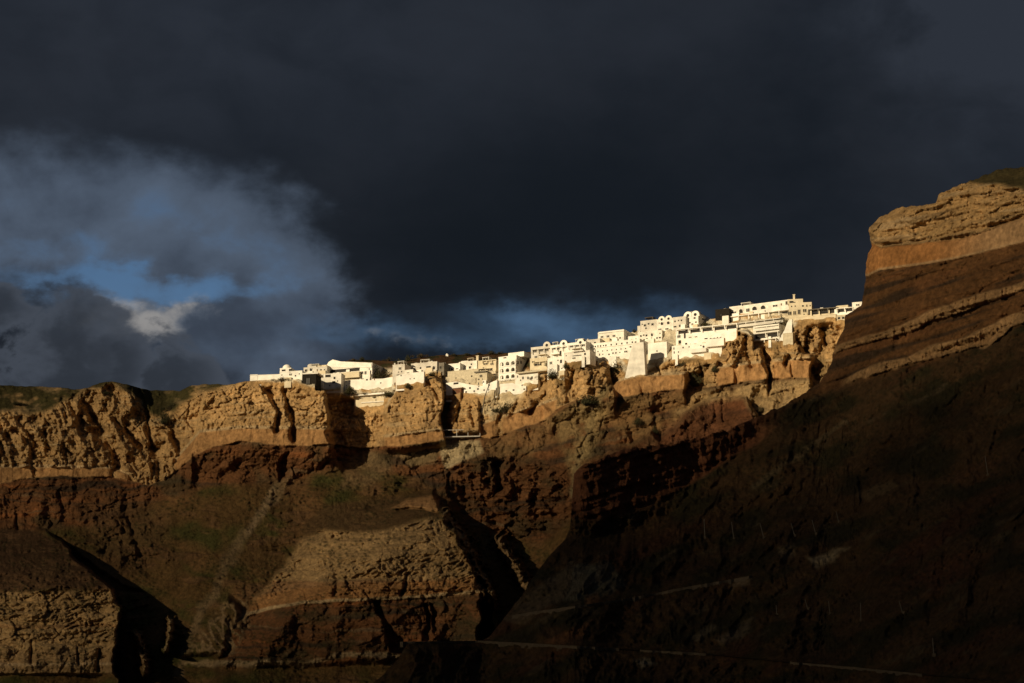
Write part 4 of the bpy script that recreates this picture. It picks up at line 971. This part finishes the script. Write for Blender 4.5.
# road benches
ROAD1 = [(400,642),(440,641.5),(480,641),(520,643),(560,645.5),(600,647.5),(640,650),(690,652.5),(720,655),(760,659),(800,663),(860,668),(920,674),(1000,680),(1060,686)]
ROAD2 = [(512,616),(530,612.5),(560,608.5),(600,603),(640,596.5),(680,588.5),(715,582.5),(752,576)]
for rd in (ROAD1, ROAD2):
    yl = curve(rd, PX); on = sm(rd[0][0] - 4, rd[0][0] + 4, PX) * sm(rd[-1][0] + 4, rd[-1][0] - 4, PX)
    D = D - 4.0 * sm(-0.5, 1.0, PY - yl) * np.exp(-np.maximum(PY - yl, 0) / 14) * on
D_head = D
def head_depth(px, py):
    j = int(np.clip(np.searchsorted(hc, px), 0, len(hc) - 1))
    return float(np.interp(py, PYh[:, j], D_head[:, j]))
PYh = PY
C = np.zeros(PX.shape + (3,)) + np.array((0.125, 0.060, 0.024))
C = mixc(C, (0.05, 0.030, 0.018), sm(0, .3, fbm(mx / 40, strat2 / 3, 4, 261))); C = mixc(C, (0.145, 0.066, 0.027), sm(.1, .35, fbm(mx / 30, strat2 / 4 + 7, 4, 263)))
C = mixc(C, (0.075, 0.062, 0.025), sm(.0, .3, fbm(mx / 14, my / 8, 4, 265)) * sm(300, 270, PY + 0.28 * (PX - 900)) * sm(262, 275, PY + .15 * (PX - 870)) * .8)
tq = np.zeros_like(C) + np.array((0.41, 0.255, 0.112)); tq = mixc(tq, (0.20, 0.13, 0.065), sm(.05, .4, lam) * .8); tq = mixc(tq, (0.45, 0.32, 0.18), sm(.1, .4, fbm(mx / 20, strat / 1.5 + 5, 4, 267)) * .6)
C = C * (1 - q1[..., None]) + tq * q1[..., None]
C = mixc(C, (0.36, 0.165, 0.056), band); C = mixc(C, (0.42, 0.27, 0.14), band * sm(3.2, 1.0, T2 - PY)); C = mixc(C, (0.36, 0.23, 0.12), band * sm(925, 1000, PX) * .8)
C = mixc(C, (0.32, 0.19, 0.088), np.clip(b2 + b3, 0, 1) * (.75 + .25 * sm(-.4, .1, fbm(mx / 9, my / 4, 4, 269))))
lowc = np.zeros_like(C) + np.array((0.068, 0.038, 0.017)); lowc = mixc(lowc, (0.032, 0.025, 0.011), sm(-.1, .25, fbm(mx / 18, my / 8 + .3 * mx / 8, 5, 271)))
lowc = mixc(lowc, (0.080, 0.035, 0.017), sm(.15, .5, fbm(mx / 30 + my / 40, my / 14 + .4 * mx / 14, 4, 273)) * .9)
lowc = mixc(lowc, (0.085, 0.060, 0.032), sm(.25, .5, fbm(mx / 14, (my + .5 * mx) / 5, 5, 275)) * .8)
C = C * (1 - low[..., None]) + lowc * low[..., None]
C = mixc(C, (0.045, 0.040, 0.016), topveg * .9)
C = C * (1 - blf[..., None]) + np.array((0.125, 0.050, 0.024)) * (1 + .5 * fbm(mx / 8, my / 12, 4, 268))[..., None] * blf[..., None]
d, t = line_d([(753, 486), (790, 460), (820, 440), (846, 421)], PX + 4 * w2, PY + 3 * w2); C = mixc(C, (0.12, 0.085, 0.045), sm(4, 1, d + 2 * w2) * .7)
for poly, col, k in (([(806,557),(830,553),(849,546),(834,560),(819,570)], (0.27, 0.20, 0.115), 1), ([(560,600),(575,565),(610,560),(625,585),(600,600)], (0.14, 0.125, 0.085), .6),
                     ([(545,642),(575,628),(592,620),(585,634),(560,645)], (0.20, 0.085, 0.035), .8), ([(587,598),(600,595),(600,605),(588,607)], (0.24, 0.11, 0.045), .8),
                     ([(690,638),(712,622),(718,628),(698,642)], (0.20, 0.15, 0.09), .6), ([(715,640),(740,625),(755,618),(750,630),(722,645)], (0.18, 0.13, 0.08), .6),
                     ([(632,660),(650,659),(655,663),(640,668)], (0.26, 0.21, 0.14), .8), ([(500,620),(540,585),(575,560),(560,600),(520,625)], (0.12, 0.09, 0.055), .7),
                     ([(778,548),(795,545),(795,556),(783,560)], (0.20, 0.14, 0.08), .7), ([(855,495),(890,480),(900,486),(870,502)], (0.18, 0.12, 0.06), .6), ([(752,577),(735,585),(730,592),(748,584)], (0.2, 0.14, 0.08), .8)):
    C = mixc(C, col, sm(2.5, -2.5, sdf(poly, wx2 + 4 * w2, wy2 + 3 * w2)) * k * .85)
C = mixc(C, (0.022, 0.020, 0.009), np.clip(low + topveg + .5 * mid, 0, 1) * scrubh * .8)
C = np.clip(C * (1 + .3 * fbm(mx / 1.5, my / 1.2, 3, 277))[..., None], .006, .7)
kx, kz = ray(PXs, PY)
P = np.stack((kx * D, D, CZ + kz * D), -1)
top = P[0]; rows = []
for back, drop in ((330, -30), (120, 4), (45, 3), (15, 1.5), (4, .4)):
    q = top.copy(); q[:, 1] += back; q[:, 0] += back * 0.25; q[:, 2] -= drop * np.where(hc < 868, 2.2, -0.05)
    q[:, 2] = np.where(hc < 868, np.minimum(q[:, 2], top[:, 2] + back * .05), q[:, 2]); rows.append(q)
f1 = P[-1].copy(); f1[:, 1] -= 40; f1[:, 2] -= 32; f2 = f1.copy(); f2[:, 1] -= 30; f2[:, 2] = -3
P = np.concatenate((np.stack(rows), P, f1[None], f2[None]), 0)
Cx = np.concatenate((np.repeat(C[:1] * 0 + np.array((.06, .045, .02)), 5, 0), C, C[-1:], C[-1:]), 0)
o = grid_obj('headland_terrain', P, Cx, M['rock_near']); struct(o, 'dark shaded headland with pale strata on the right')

# sea sheet
m, N, L, b = new_mat('sea_water'); b.inputs['Base Color'].default_value = (0.01, 0.02, 0.03, 1); b.inputs['Roughness'].default_value = 0.15
nz = N.new('ShaderNodeTexNoise'); nz.inputs['Scale'].default_value = 0.3; nz.inputs['Detail'].default_value = 6
tc = N.new('ShaderNodeTexCoord'); L.new(tc.outputs['Object'], nz.inputs['Vector']); bp = N.new('ShaderNodeBump'); bp.inputs['Distance'].default_value = .3
L.new(nz.outputs['Fac'], bp.inputs['Height']); L.new(bp.outputs['Normal'], b.inputs['Normal'])
struct(MB().add([(-9000, -9000, 0), (9000, -9000, 0), (9000, 9000, 0), (-9000, 9000, 0)], [(0, 1, 2, 3)]).build('sea', m))

# roads and parapets on the headland
def road(rd, name, lab):
    xs = np.arange(rd[0][0], rd[-1][0] + .1, 3.0); rv = []; rf = []
    n = len(xs)
    for px in xs:
        y = curve(rd, px); d = head_depth(px, y + 1.2) - .5
        p = pt(px, y + .4, d); rv += [(p[0], p[1], p[2]), (p[0] + .5, p[1] + 4.5, p[2] + .05)]
    rf = [(2 * i, 2 * i + 2, 2 * i + 3, 2 * i + 1) for i in range(n - 1)]
    o = MB().add(rv, rf).build('road', M['asphalt']); struct(o, lab)
    return [rv[2 * i] for i in range(n)]
def parapet(line, h, label, th=.45, name='roadside_wall'):
    e = MB(); n = len(line); vs = []
    for i, p in enumerate(line):
        hh = h * (0.8 + .4 * random.random())
        x, y, z = p
        vs += [(x, y - .03, z - 1.2), (x, y - .03, z + hh), (x, y - .03 + th, z + hh), (x, y - .03 + th, z - 1.2)]
    fs = []
    for i in range(n - 1):
        a = 4 * i; c = a + 4
        fs += [(a, c, c + 1, a + 1), (a + 1, c + 1, c + 2, a + 2), (a + 2, c + 2, c + 3, a + 3)]
    fs += [(0, 1, 2, 3), (4 * n - 1, 4 * n - 2, 4 * n - 3, 4 * n - 4)]
    tag(e.add(vs, fs).build(name, M['stone']), label, 'wall')
l1 = road(ROAD1, 'road', 'lower coast road crossing the foot of the dark slope')
l2 = road(ROAD2, 'road', 'upper switchback road climbing the dark slope')
parapet(l1[:74], .2, 'long low stone wall beside the lower road, left stretch'); parapet(l1[80:103], .16, 'low stone wall beside the lower road, middle stretch'); parapet(l1[130:175], .16, 'low stone wall beside the lower road, right stretch')
parapet(l2, .22, 'low pale stone wall along the upper switchback road')

# leaning posts
def post(px, yt, yb, tilt, label, r=.11, grp=None):
    d = head_depth(px, yb) - .4; p = pt(px, yb, d); q = pt(px + tilt, yt, d - .3)
    e = bpy.data.objects.new('barrier_post', None); COL.objects.link(e); e.location = p; tag(e, label, 'post', grp)
    MB().tube((0, 0, -.6), q - p, r, 8, r * .7).build('shaft', M['pale'], e)
    MB().box(-.3, .3, -.3, .3, -.5, .12).build('footing', M['stone'], e)
ordn = ['first', 'second', 'third', 'fourth', 'fifth', 'sixth', 'seventh']
for i, (px, yt, yb, t) in enumerate(((705, 519, 537, -1), (734, 522, 538, -2.5), (764, 523, 537, -4), (795, 523, 535, -4), (816, 520, 533, -4), (839, 511, 521, -3))):
    post(px, yt, yb, t, '%s thin pale leaning post from the left, upper row on the dark slope' % ordn[i], .12, 'leaning posts of the upper row')
for i, (px, yt, yb, t) in enumerate(((777, 605, 614, -1), (808, 599, 608, -3), (830, 601, 613, -1.5), (861, 603, 620, -.5), (903, 601, 612, -4), (934, 638, 654, -1.5))):
    post(px, yt, yb, t, '%s thin leaning post from the left, lower row above the coast road' % ordn[i], .10, 'leaning posts of the lower row')
post(988, 456, 474, -3, 'single leaning post high on the dark slope at right', .1)

# mast, railing, hut
def fpt(px, py, off=-.5): return pt(px, py, far_depth(px, py) + off)
dm = far_depth(483, 412) - 1.5
a = pt(482, 412, dm); e = bpy.data.objects.new('crane_boom', None); COL.objects.link(e); e.location = a; tag(e, 'tall dark leaning boom with a cable before the white terraces', 'crane')
b1 = pt(485, 396, dm) - a; b2 = pt(489, 385, dm) - a; b3 = pt(493, 376.5, dm) - a
m_ = MB(); m_.tube((0, 0, -.5), b1, .2, 6); m_.tube(b1, b2, .17, 6); m_.tube(b2, b3, .13, 6); m_.build('boom', M['metal'], e)
MB().tube(b2, pt(488.5, 393, dm) - a, .06, 5).build('cable', M['metal'], e); MB().box(b2[0] - .3, b2[0] + .3, b2[1] - .3, b2[1] + .3, b2[2] - .35, b2[2] + .35).build('pulley', M['metal'], e)
d0 = min(far_depth(x, 436) for x in (444, 456, 468, 479)) - 1.0
a = pt(442.5, 437, d0); e = bpy.data.objects.new('viewing_deck', None); COL.objects.link(e); e.location = a; tag(e, 'white railed deck bridging the cleft below the village', 'deck')
def rel(px, py): return pt(px, py, d0) - a
q0, q1_ = rel(442.5, 437), rel(480, 436.2); t0, t1 = rel(442.5, 430.2), rel(480, 429.4)
MB().tube(q0, q1_, .22, 6).tube(q0 + (0, 2.5, .1), q1_ + (0, 2.5, .1), .2, 6).build('deck_beam', M['white'], e); MB().tube(t0, t1, .11, 6).build('rail', M['white'], e)
MB().add([q0 + (0, 0, .1), q1_ + (0, 0, .1), q1_ + (0, 2.5, .1), q0 + (0, 2.5, .1), q0 + (0, 0, .25), q1_ + (0, 0, .25), q1_ + (0, 2.5, .25), q0 + (0, 2.5, .25)], [(0, 3, 2, 1), (4, 5, 6, 7), (0, 1, 5, 4), (1, 2, 6, 5), (2, 3, 7, 6), (3, 0, 4, 7)]).build('deck_floor', M['grey'], e)
for f in (0, .38, .68, 1): MB().tube(q0 + (q1_ - q0) * f, t0 + (t1 - t0) * f, .12, 6).build('post', M['white'], e)
a = fpt(447, 356); e = bpy.data.objects.new('hilltop_hut', None); COL.objects.link(e); e.location = a; tag(e, 'tiny white domed hut alone on the brown hilltop', 'hut')
MB().box(-.5, .5, -.5, .5, -.6, .55).build('wall', M['white2'], e); MB().dome(0, 0, .56, .5).build('dome', M['white2'], e)

# ------------------------------------------------------------------ shrubs and trees
def leafmesh(seed, n=1100, mat='leaf', squash=.75):
    r = np.random.default_rng(seed); m = MB()
    lobes = [(r.normal(0, .42), r.normal(0, .42), abs(r.normal(.25, .3)), .35 + .3 * r.random()) for _ in range(8)]
    for _ in range(n):
        cx, cy, cz, cr = lobes[r.integers(8)]
        d = r.normal(size=3); d /= np.linalg.norm(d); rr = cr * r.random() ** .4
        p = np.array((cx, cy, cz)) + d * rr; p[2] = max(.02, p[2] * squash)
        t = r.normal(size=3); t /= np.linalg.norm(t); b_ = np.cross(t, d); b_ /= np.linalg.norm(b_) + 1e-6
        s = .035 + .045 * r.random()
        m.add([p - t * s, p + b_ * s * .6, p + t * s, p - b_ * s * .6], [(0, 1, 2, 3)])
    me = bpy.data.meshes.new('crown'); me.from_pydata(m.v, [], m.f); me.update(); me.materials.append(M[mat]); return me
LEAF = [leafmesh(k, 1300, 'leaf' if k % 3 else 'leaf2') for k in range(6)]
def stem():
    m = MB()
    for k in range(4):
        t = 6.283 * k / 4 + .4; m.tube((0, 0, -.25), (.3 * math.cos(t), .3 * math.sin(t), .45), .05, 5, .02)
    me = bpy.data.meshes.new('stems'); me.from_pydata(m.v, [], m.f); me.update(); me.materials.append(M['bark']); return me
STEM = stem()
def shrub(px, py, wpx, hpx, label, k=0, name='shrub', cat='shrub', off=-.6, near=False, grp=None):
    d = (head_depth if near else far_depth)(px, py) + off
    e = bpy.data.objects.new(name, None); COL.objects.link(e); e.location = pt(px, py, d); tag(e, label, cat, grp)
    s = d / F
    for nm, me in (('crown', LEAF[k % 6]), ('stems', STEM)):
        o = bpy.data.objects.new(nm, me); COL.objects.link(o); o.parent = e
        o.scale = (wpx * s * .72, wpx * s * .6, hpx * s * 1.1); o.rotation_euler = (0, 0, k * 1.3)
for a in ((376, 379, 14, 13, 'broad dark tree filling the courtyard right of the gabled villa', 1, 'courtyard_tree', 'tree'),
          (385, 380, 10, 10, 'smaller dark tree at the courtyard wall by the tall narrow house', 2, 'courtyard_tree', 'tree'),
          (351, 394, 11, 10, 'dark bush over the ravine below the villa', 4), (363, 396, 9, 4, 'low dark bush between the white walls below the villa', 1),
          (379, 398, 8, 5, 'bush at the right end of the cream terrace wall', 2), (391, 396, 14, 8, 'wide dark bush left of the brown crag', 5),
          (281, 381, 9, 4, 'low bush under the small domed house', 3), (409, 388, 8, 6, 'bush on the left shoulder of the brown crag', 4), (432, 376, 12, 4, 'flat bush on top of the brown crag', 1),
          (504, 412, 15, 9, 'round dark bush on the pale rubble below the arcaded hotel', 2), (549, 366, 8, 6, 'tree crown above the terraces beside the arcaded hotel', 4, 'terrace_tree', 'tree'),
          (552, 378, 14, 9, 'dark bush clump under the white terraces near the bluff', 1), (537, 380, 7, 5, 'small bush at the foot of the white terrace wall', 3), (567, 368, 7, 7, 'bush beside the white wall left of the bluff', 4),
          (592, 405, 22, 17, 'large dark bush on the face of the round bluff', 5), (613, 378, 17, 15, 'dark bush mass in the notch right of the round bluff', 2),
          (695, 386, 17, 14, 'dark bush in the cleft between two tan rock bands', 1), (716, 372, 8, 8, 'bush on the left flank of the rock pinnacle', 4), (682, 366, 7, 5, 'low bush on the rocks below the square tower', 2),
          (788, 420, 14, 12, 'round dry bush on the tan slope by the headland', 3), (762, 412, 9, 7, 'small dry bush beside the red rock face', 0),
          (165, 424, 14, 12, 'green bush in the fold of the left cliff top', 1), (170, 410, 12, 8, 'upper bush in the fold of the left cliff top', 2), (110, 395, 12, 4, 'low bush below the left summit', 4), (20, 405, 14, 5, 'scrub patch high on the far left cliff', 5),
          (408, 361, 7, 6, 'dark tree against the sky behind the tall narrow house', 1, 'skyline_tree', 'tree'), (398, 363, 6, 4, 'low tree on the skyline left of the dark skyline tree', 2, 'skyline_tree', 'tree'),
          (640, 425, 12, 9, 'dark bush above the red rock hollow', 4), (655, 434, 8, 8, 'bush in the red rock hollow', 1), (780, 326, 9, 10, 'dark netted shrub beside the stepped balconies', 2),
          (708, 326, 12, 4, 'low shrub behind the slab veranda', 4), (634, 332, 5, 3, 'small bush right of the flat skyline block', 1)):
    shrub(*a)
for i, px in enumerate((354, 362, 388, 420, 455, 468, 479, 492, 500)):
    shrub(px, 360.5 if px < 400 else (358 - (px - 400) * .04), 6 + (i * 5) % 4, 2.6 + (i * 3) % 2, '%s low dark bush from the left along the brown hill crest' % (ordn + ['eighth', 'ninth'])[i], i, 'hill_shrub', 'shrub', -1.5, False, 'bushes along the hill crest')

# ------------------------------------------------------------------ added unseen cloud sheet, opacity shaped to shade cliffs and headland
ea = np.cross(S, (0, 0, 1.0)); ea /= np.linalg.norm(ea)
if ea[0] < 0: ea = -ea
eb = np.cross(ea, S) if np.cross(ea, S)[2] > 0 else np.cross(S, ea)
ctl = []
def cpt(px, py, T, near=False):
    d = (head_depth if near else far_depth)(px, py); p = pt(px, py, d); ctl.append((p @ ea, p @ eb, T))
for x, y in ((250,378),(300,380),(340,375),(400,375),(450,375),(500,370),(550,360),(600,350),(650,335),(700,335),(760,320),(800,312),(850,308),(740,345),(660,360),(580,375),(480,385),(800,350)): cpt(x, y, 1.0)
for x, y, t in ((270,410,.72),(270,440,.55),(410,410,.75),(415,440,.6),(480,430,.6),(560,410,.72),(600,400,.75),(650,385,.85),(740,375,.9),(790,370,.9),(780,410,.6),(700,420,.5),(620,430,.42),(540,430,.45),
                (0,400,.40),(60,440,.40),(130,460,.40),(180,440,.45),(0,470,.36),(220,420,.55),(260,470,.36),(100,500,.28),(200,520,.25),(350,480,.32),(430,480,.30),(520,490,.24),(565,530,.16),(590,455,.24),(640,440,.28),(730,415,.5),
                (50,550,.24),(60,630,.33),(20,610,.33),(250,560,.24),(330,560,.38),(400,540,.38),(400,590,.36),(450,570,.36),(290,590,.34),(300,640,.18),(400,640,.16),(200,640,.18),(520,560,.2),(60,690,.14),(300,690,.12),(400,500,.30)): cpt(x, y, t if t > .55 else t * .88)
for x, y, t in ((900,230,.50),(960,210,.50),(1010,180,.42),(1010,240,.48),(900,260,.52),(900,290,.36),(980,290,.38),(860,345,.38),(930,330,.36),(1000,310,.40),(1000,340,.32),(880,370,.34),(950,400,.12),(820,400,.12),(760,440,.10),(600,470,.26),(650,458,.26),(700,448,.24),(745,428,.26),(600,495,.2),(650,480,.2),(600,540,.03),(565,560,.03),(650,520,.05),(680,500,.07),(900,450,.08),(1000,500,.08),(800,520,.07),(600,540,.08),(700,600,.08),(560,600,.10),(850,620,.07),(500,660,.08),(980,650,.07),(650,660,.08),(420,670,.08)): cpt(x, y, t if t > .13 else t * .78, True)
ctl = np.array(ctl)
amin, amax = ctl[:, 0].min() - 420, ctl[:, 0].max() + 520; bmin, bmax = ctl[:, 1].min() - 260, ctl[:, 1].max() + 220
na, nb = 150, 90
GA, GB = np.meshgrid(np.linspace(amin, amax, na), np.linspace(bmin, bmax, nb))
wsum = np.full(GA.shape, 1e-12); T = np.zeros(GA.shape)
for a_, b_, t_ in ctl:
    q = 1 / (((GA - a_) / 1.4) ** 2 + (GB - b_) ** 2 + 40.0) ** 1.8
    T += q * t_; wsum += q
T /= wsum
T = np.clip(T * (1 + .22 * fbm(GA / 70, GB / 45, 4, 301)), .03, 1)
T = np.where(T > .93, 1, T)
m, N, L, b = new_mat('cloud_shade_alpha')
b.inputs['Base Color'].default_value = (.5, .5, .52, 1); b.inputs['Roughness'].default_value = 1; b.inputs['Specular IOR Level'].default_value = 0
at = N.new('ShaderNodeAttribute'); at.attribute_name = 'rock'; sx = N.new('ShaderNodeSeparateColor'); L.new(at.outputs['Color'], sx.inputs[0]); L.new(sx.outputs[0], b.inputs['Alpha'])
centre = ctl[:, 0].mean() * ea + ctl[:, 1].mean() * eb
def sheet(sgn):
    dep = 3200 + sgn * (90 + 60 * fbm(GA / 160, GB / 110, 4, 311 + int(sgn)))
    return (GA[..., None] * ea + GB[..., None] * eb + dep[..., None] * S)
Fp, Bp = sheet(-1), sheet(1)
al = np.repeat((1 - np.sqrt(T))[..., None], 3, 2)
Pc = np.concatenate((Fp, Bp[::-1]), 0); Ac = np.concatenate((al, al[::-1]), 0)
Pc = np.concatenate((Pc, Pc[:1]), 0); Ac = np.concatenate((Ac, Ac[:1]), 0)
oc = grid_obj('cloud_sun_blocker', Pc, Ac, m); struct(oc, 'unseen added cloud sheet, opacity shaped to shade the cliffs')

# ------------------------------------------------------------------ sky
wd = bpy.data.worlds.new('World'); scene.world = wd; wd.use_nodes = True
N = wd.node_tree.nodes; L = wd.node_tree.links
bg = N['Background']
skyt = N.new('ShaderNodeTexSky'); skyt.sky_type = 'NISHITA'; skyt.sun_disc = False
skyt.sun_elevation = sun_el; skyt.sun_rotation = sun_az; skyt.altitude = 50; skyt.dust_density = 1.0
def val(x):
    n = N.new('ShaderNodeValue'); n.outputs[0].default_value = x; return n.outputs[0]
def mth(op, a, b=None, c=None, clamp=False):
    n = N.new('ShaderNodeMath'); n.operation = op; n.use_clamp = clamp
    for i, q in enumerate((a, b, c)):
        if q is None: continue
        if isinstance(q, (int, float)): n.inputs[i].default_value = q
        else: L.new(q, n.inputs[i])
    return n.outputs[0]
tc = N.new('ShaderNodeTexCoord'); sep = N.new('ShaderNodeSeparateXYZ'); L.new(tc.outputs['Generated'], sep.inputs[0])
az = mth('ARCTAN2', sep.outputs[0], sep.outputs[1]); el = mth('ARCSINE', sep.outputs[2])
azd = mth('MULTIPLY', az, 57.2958); eld = mth('MULTIPLY', el, 57.2958)
def skynoise(scale, detail=7, rough=.55, seed=0, stretch=1.6, dist=.0):
    cv = N.new('ShaderNodeCombineXYZ'); L.new(azd, cv.inputs[0]); L.new(mth('MULTIPLY', eld, stretch), cv.inputs[1]); cv.inputs[2].default_value = seed
    n = N.new('ShaderNodeTexNoise'); n.inputs['Scale'].default_value = scale; n.inputs['Detail'].default_value = detail; n.inputs['Roughness'].default_value = rough; n.inputs['Distortion'].default_value = dist
    L.new(cv.outputs[0], n.inputs['Vector']); return n.outputs['Fac']
n1 = skynoise(.16, seed=3); n2 = skynoise(.45, seed=11, dist=.4); n3 = skynoise(.16, seed=27); n4 = skynoise(1.2, seed=5, detail=6)
wa = mth('ADD', azd, mth('MULTIPLY', mth('SUBTRACT', n2, .5), 3.2)); we = mth('ADD', eld, mth('MULTIPLY', mth('SUBTRACT', n3, .5), 3.0))
wa = mth('ADD', wa, mth('MULTIPLY', mth('SUBTRACT', n4, .5), .9)); we = mth('ADD', we, mth('MULTIPLY', mth('SUBTRACT', n4, .5), .9))
def A(px): return math.degrees(math.atan((px - 512) / F))
def E(py): return math.degrees(PITCH) + math.degrees(math.atan((341.5 - py) / F))
def blob(px, py, rx, ry, warp=True):
    dx = mth('MULTIPLY', mth('SUBTRACT', wa if warp else azd, A(px)), 42.2 / rx); dy = mth('MULTIPLY', mth('SUBTRACT', we if warp else eld, E(py)), 42.2 / ry)
    return mth('EXPONENT', mth('MULTIPLY', mth('ADD', mth('MULTIPLY', dx, dx), mth('MULTIPLY', dy, dy)), -1.0))
def mixcol(a, b, f):
    n = N.new('ShaderNodeMix'); n.data_type = 'RGBA'; n.clamp_factor = True
    L.new(f, n.inputs[0])
    for i, q in ((6, a), (7, b)):
        if isinstance(q, tuple): n.inputs[i].default_value = (*q, 1)
        else: L.new(q, n.inputs[i])
    return n.outputs[2]
def rng_(x, a, b, c=0., d=1.):
    n = N.new('ShaderNodeMapRange'); n.interpolation_type = 'SMOOTHSTEP'
    L.new(x, n.inputs[0]); n.inputs[1].default_value = a; n.inputs[2].default_value = b; n.inputs[3].default_value = c; n.inputs[4].default_value = d
    return n.outputs[0]
def add(*a):
    r = a[0]
    for q in a[1:]: r = mth('ADD', r, q)
    return r
def sc(x, k): return mth('MULTIPLY', x, k)
STR = 0.10
def lin(r, g_, b_):
    f = lambda c: ((c / 255 + .055) / 1.055) ** 2.4 if c > 10 else c / 255 / 12.92
    return tuple(f(c) / 1.18 / STR for c in (r, g_, b_))
colr = mixcol(lin(23, 28, 35), lin(34, 38, 45), rng_(n1, .36, .66))
topl = add(sc(blob(150, 60, 420, 130), .75), sc(blob(1040, 30, 120, 120), 1.9), sc(blob(620, 10, 500, 60), .3))
colr = mixcol(colr, lin(44, 49, 58), mth('MULTIPLY', topl, rng_(n2, .2, .7, .5, 1.0)))
nb = skynoise(.24, detail=9, rough=.53, seed=41, stretch=1.3, dist=.25)
nf = skynoise(.75, detail=8, rough=.55, seed=63, stretch=1.4, dist=.2)
billow = mth('SUBTRACT', nb, .5); puff = mth('SUBTRACT', nf, .5)
lf = add(blob(40, 235, 215, 105), sc(blob(235, 300, 100, 100), 1.0), sc(blob(300, 370, 90, 60), .5), sc(billow, .9), sc(puff, .25))
env = rng_(add(blob(90, 290, 230, 90, False), blob(380, 345, 90, 30, False)), .2, .5)
leftw = mth('MULTIPLY', rng_(lf, .30, .95), rng_(blob(90, 240, 330, 210, False), .15, .5))
colr = mixcol(colr, mixcol(lin(55, 63, 76), lin(86, 99, 117), rng_(add(nb, sc(puff, .3)), .30, .72)), sc(leftw, .9))
colr = mixcol(colr, lin(20, 25, 31), mth('MULTIPLY', add(blob(580, 200, 250, 110), sc(blob(450, 260, 110, 60), .5)), .7))
clear = N.new('ShaderNodeVectorMath'); clear.operation = 'MULTIPLY'; clear.inputs[1].default_value = (.32, .43, .60); L.new(skyt.outputs[0], clear.inputs[0])
clr = clear.outputs[0]
gap = add(sc(blob(100, 296, 125, 15), 1.05), sc(blob(205, 303, 45, 11), .35), sc(blob(30, 262, 60, 14), .35), sc(billow, 1.6), sc(puff, 1.4))
colr = mixcol(colr, clr, mth('MULTIPLY', env, sc(rng_(gap, .12, 1.10), .95)))
hz = add(sc(blob(545, 330, 90, 16), .55), sc(blob(640, 312, 70, 16), .36), sc(blob(470, 348, 100, 10), .25), sc(blob(345, 350, 70, 14), .3))
colr = mixcol(colr, clr, mth('MULTIPLY', hz, rng_(n2, .25, .65, .5, 1.0)))
# sunlit cumulus low on the left, and the grey heap in front of it
wh = add(sc(blob(150, 326, 66, 20), 1.0), sc(blob(385, 352, 60, 12), .42), sc(blob(30, 276, 80, 9), .45), sc(billow, 1.3), sc(puff, 1.6))
colr = mixcol(colr, mixcol(lin(90, 98, 110), lin(150, 147, 144), rng_(add(nf, sc(billow, .5)), .38, .68)), mth('MULTIPLY', rng_(add(blob(150, 326, 120, 34, False), blob(385, 350, 80, 22, False)), .25, .6), sc(rng_(wh, .25, .95), .85)))
wa0, we0 = wa, we
wa = mth('ADD', azd, sc(puff, 2.4)); we = mth('ADD', eld, mth('MULTIPLY', mth('SUBTRACT', skynoise(.7, detail=8, rough=.55, seed=77), .5), 2.4))
cu = mth('MAXIMUM', mth('MAXIMUM', sc(blob(64, 366, 84, 62), 1.0), sc(blob(-14, 318, 44, 36), .95)), mth('MAXIMUM', sc(blob(176, 386, 44, 54), 1.0), sc(blob(112, 372, 46, 44), .9)))
cu = add(cu, sc(puff, .55))
wa, we = wa0, we0
colr = mixcol(colr, mixcol(lin(66, 72, 82), lin(47, 52, 60), rng_(add(cu, sc(puff, .9)), .45, 1.0)), sc(rng_(cu, .36, .54), .94))
# behind the camera the western sky is open
west = rng_(sep.outputs[1], -.35, .25, 1, 0)
colr = mixcol(colr, clr, mth('MULTIPLY', west, .14))
L.new(colr, bg.inputs['Color']); bg.inputs['Strength'].default_value = STR

# sun
sl = bpy.data.lights.new('sun', 'SUN'); sl.energy = 4.05; sl.angle = R(.5); sl.color = (1.0, .81, .52)
so = bpy.data.objects.new('sun', sl); COL.objects.link(so)
from mathutils import Vector
so.rotation_euler = Vector(-S).to_track_quat('-Z', 'Y').to_euler()
so.location = tuple(S * 4000)

cam = bpy.data.cameras.new('camera'); co = bpy.data.objects.new('camera', cam); COL.objects.link(co)
cam.sensor_width = 36; cam.lens = 36 * F / 1024; cam.clip_start = 1; cam.clip_end = 30000
co.location = (0, 0, CZ); co.rotation_euler = (math.pi / 2 + PITCH, 0, 0)
scene.camera = co
scene.view_settings.view_transform = 'Standard'; scene.view_settings.look = 'None'
scene.view_settings.exposure = 0.25; scene.view_settings.gamma = 1
scene.cycles.transparent_max_bounces = 12; scene.cycles.max_bounces = 4
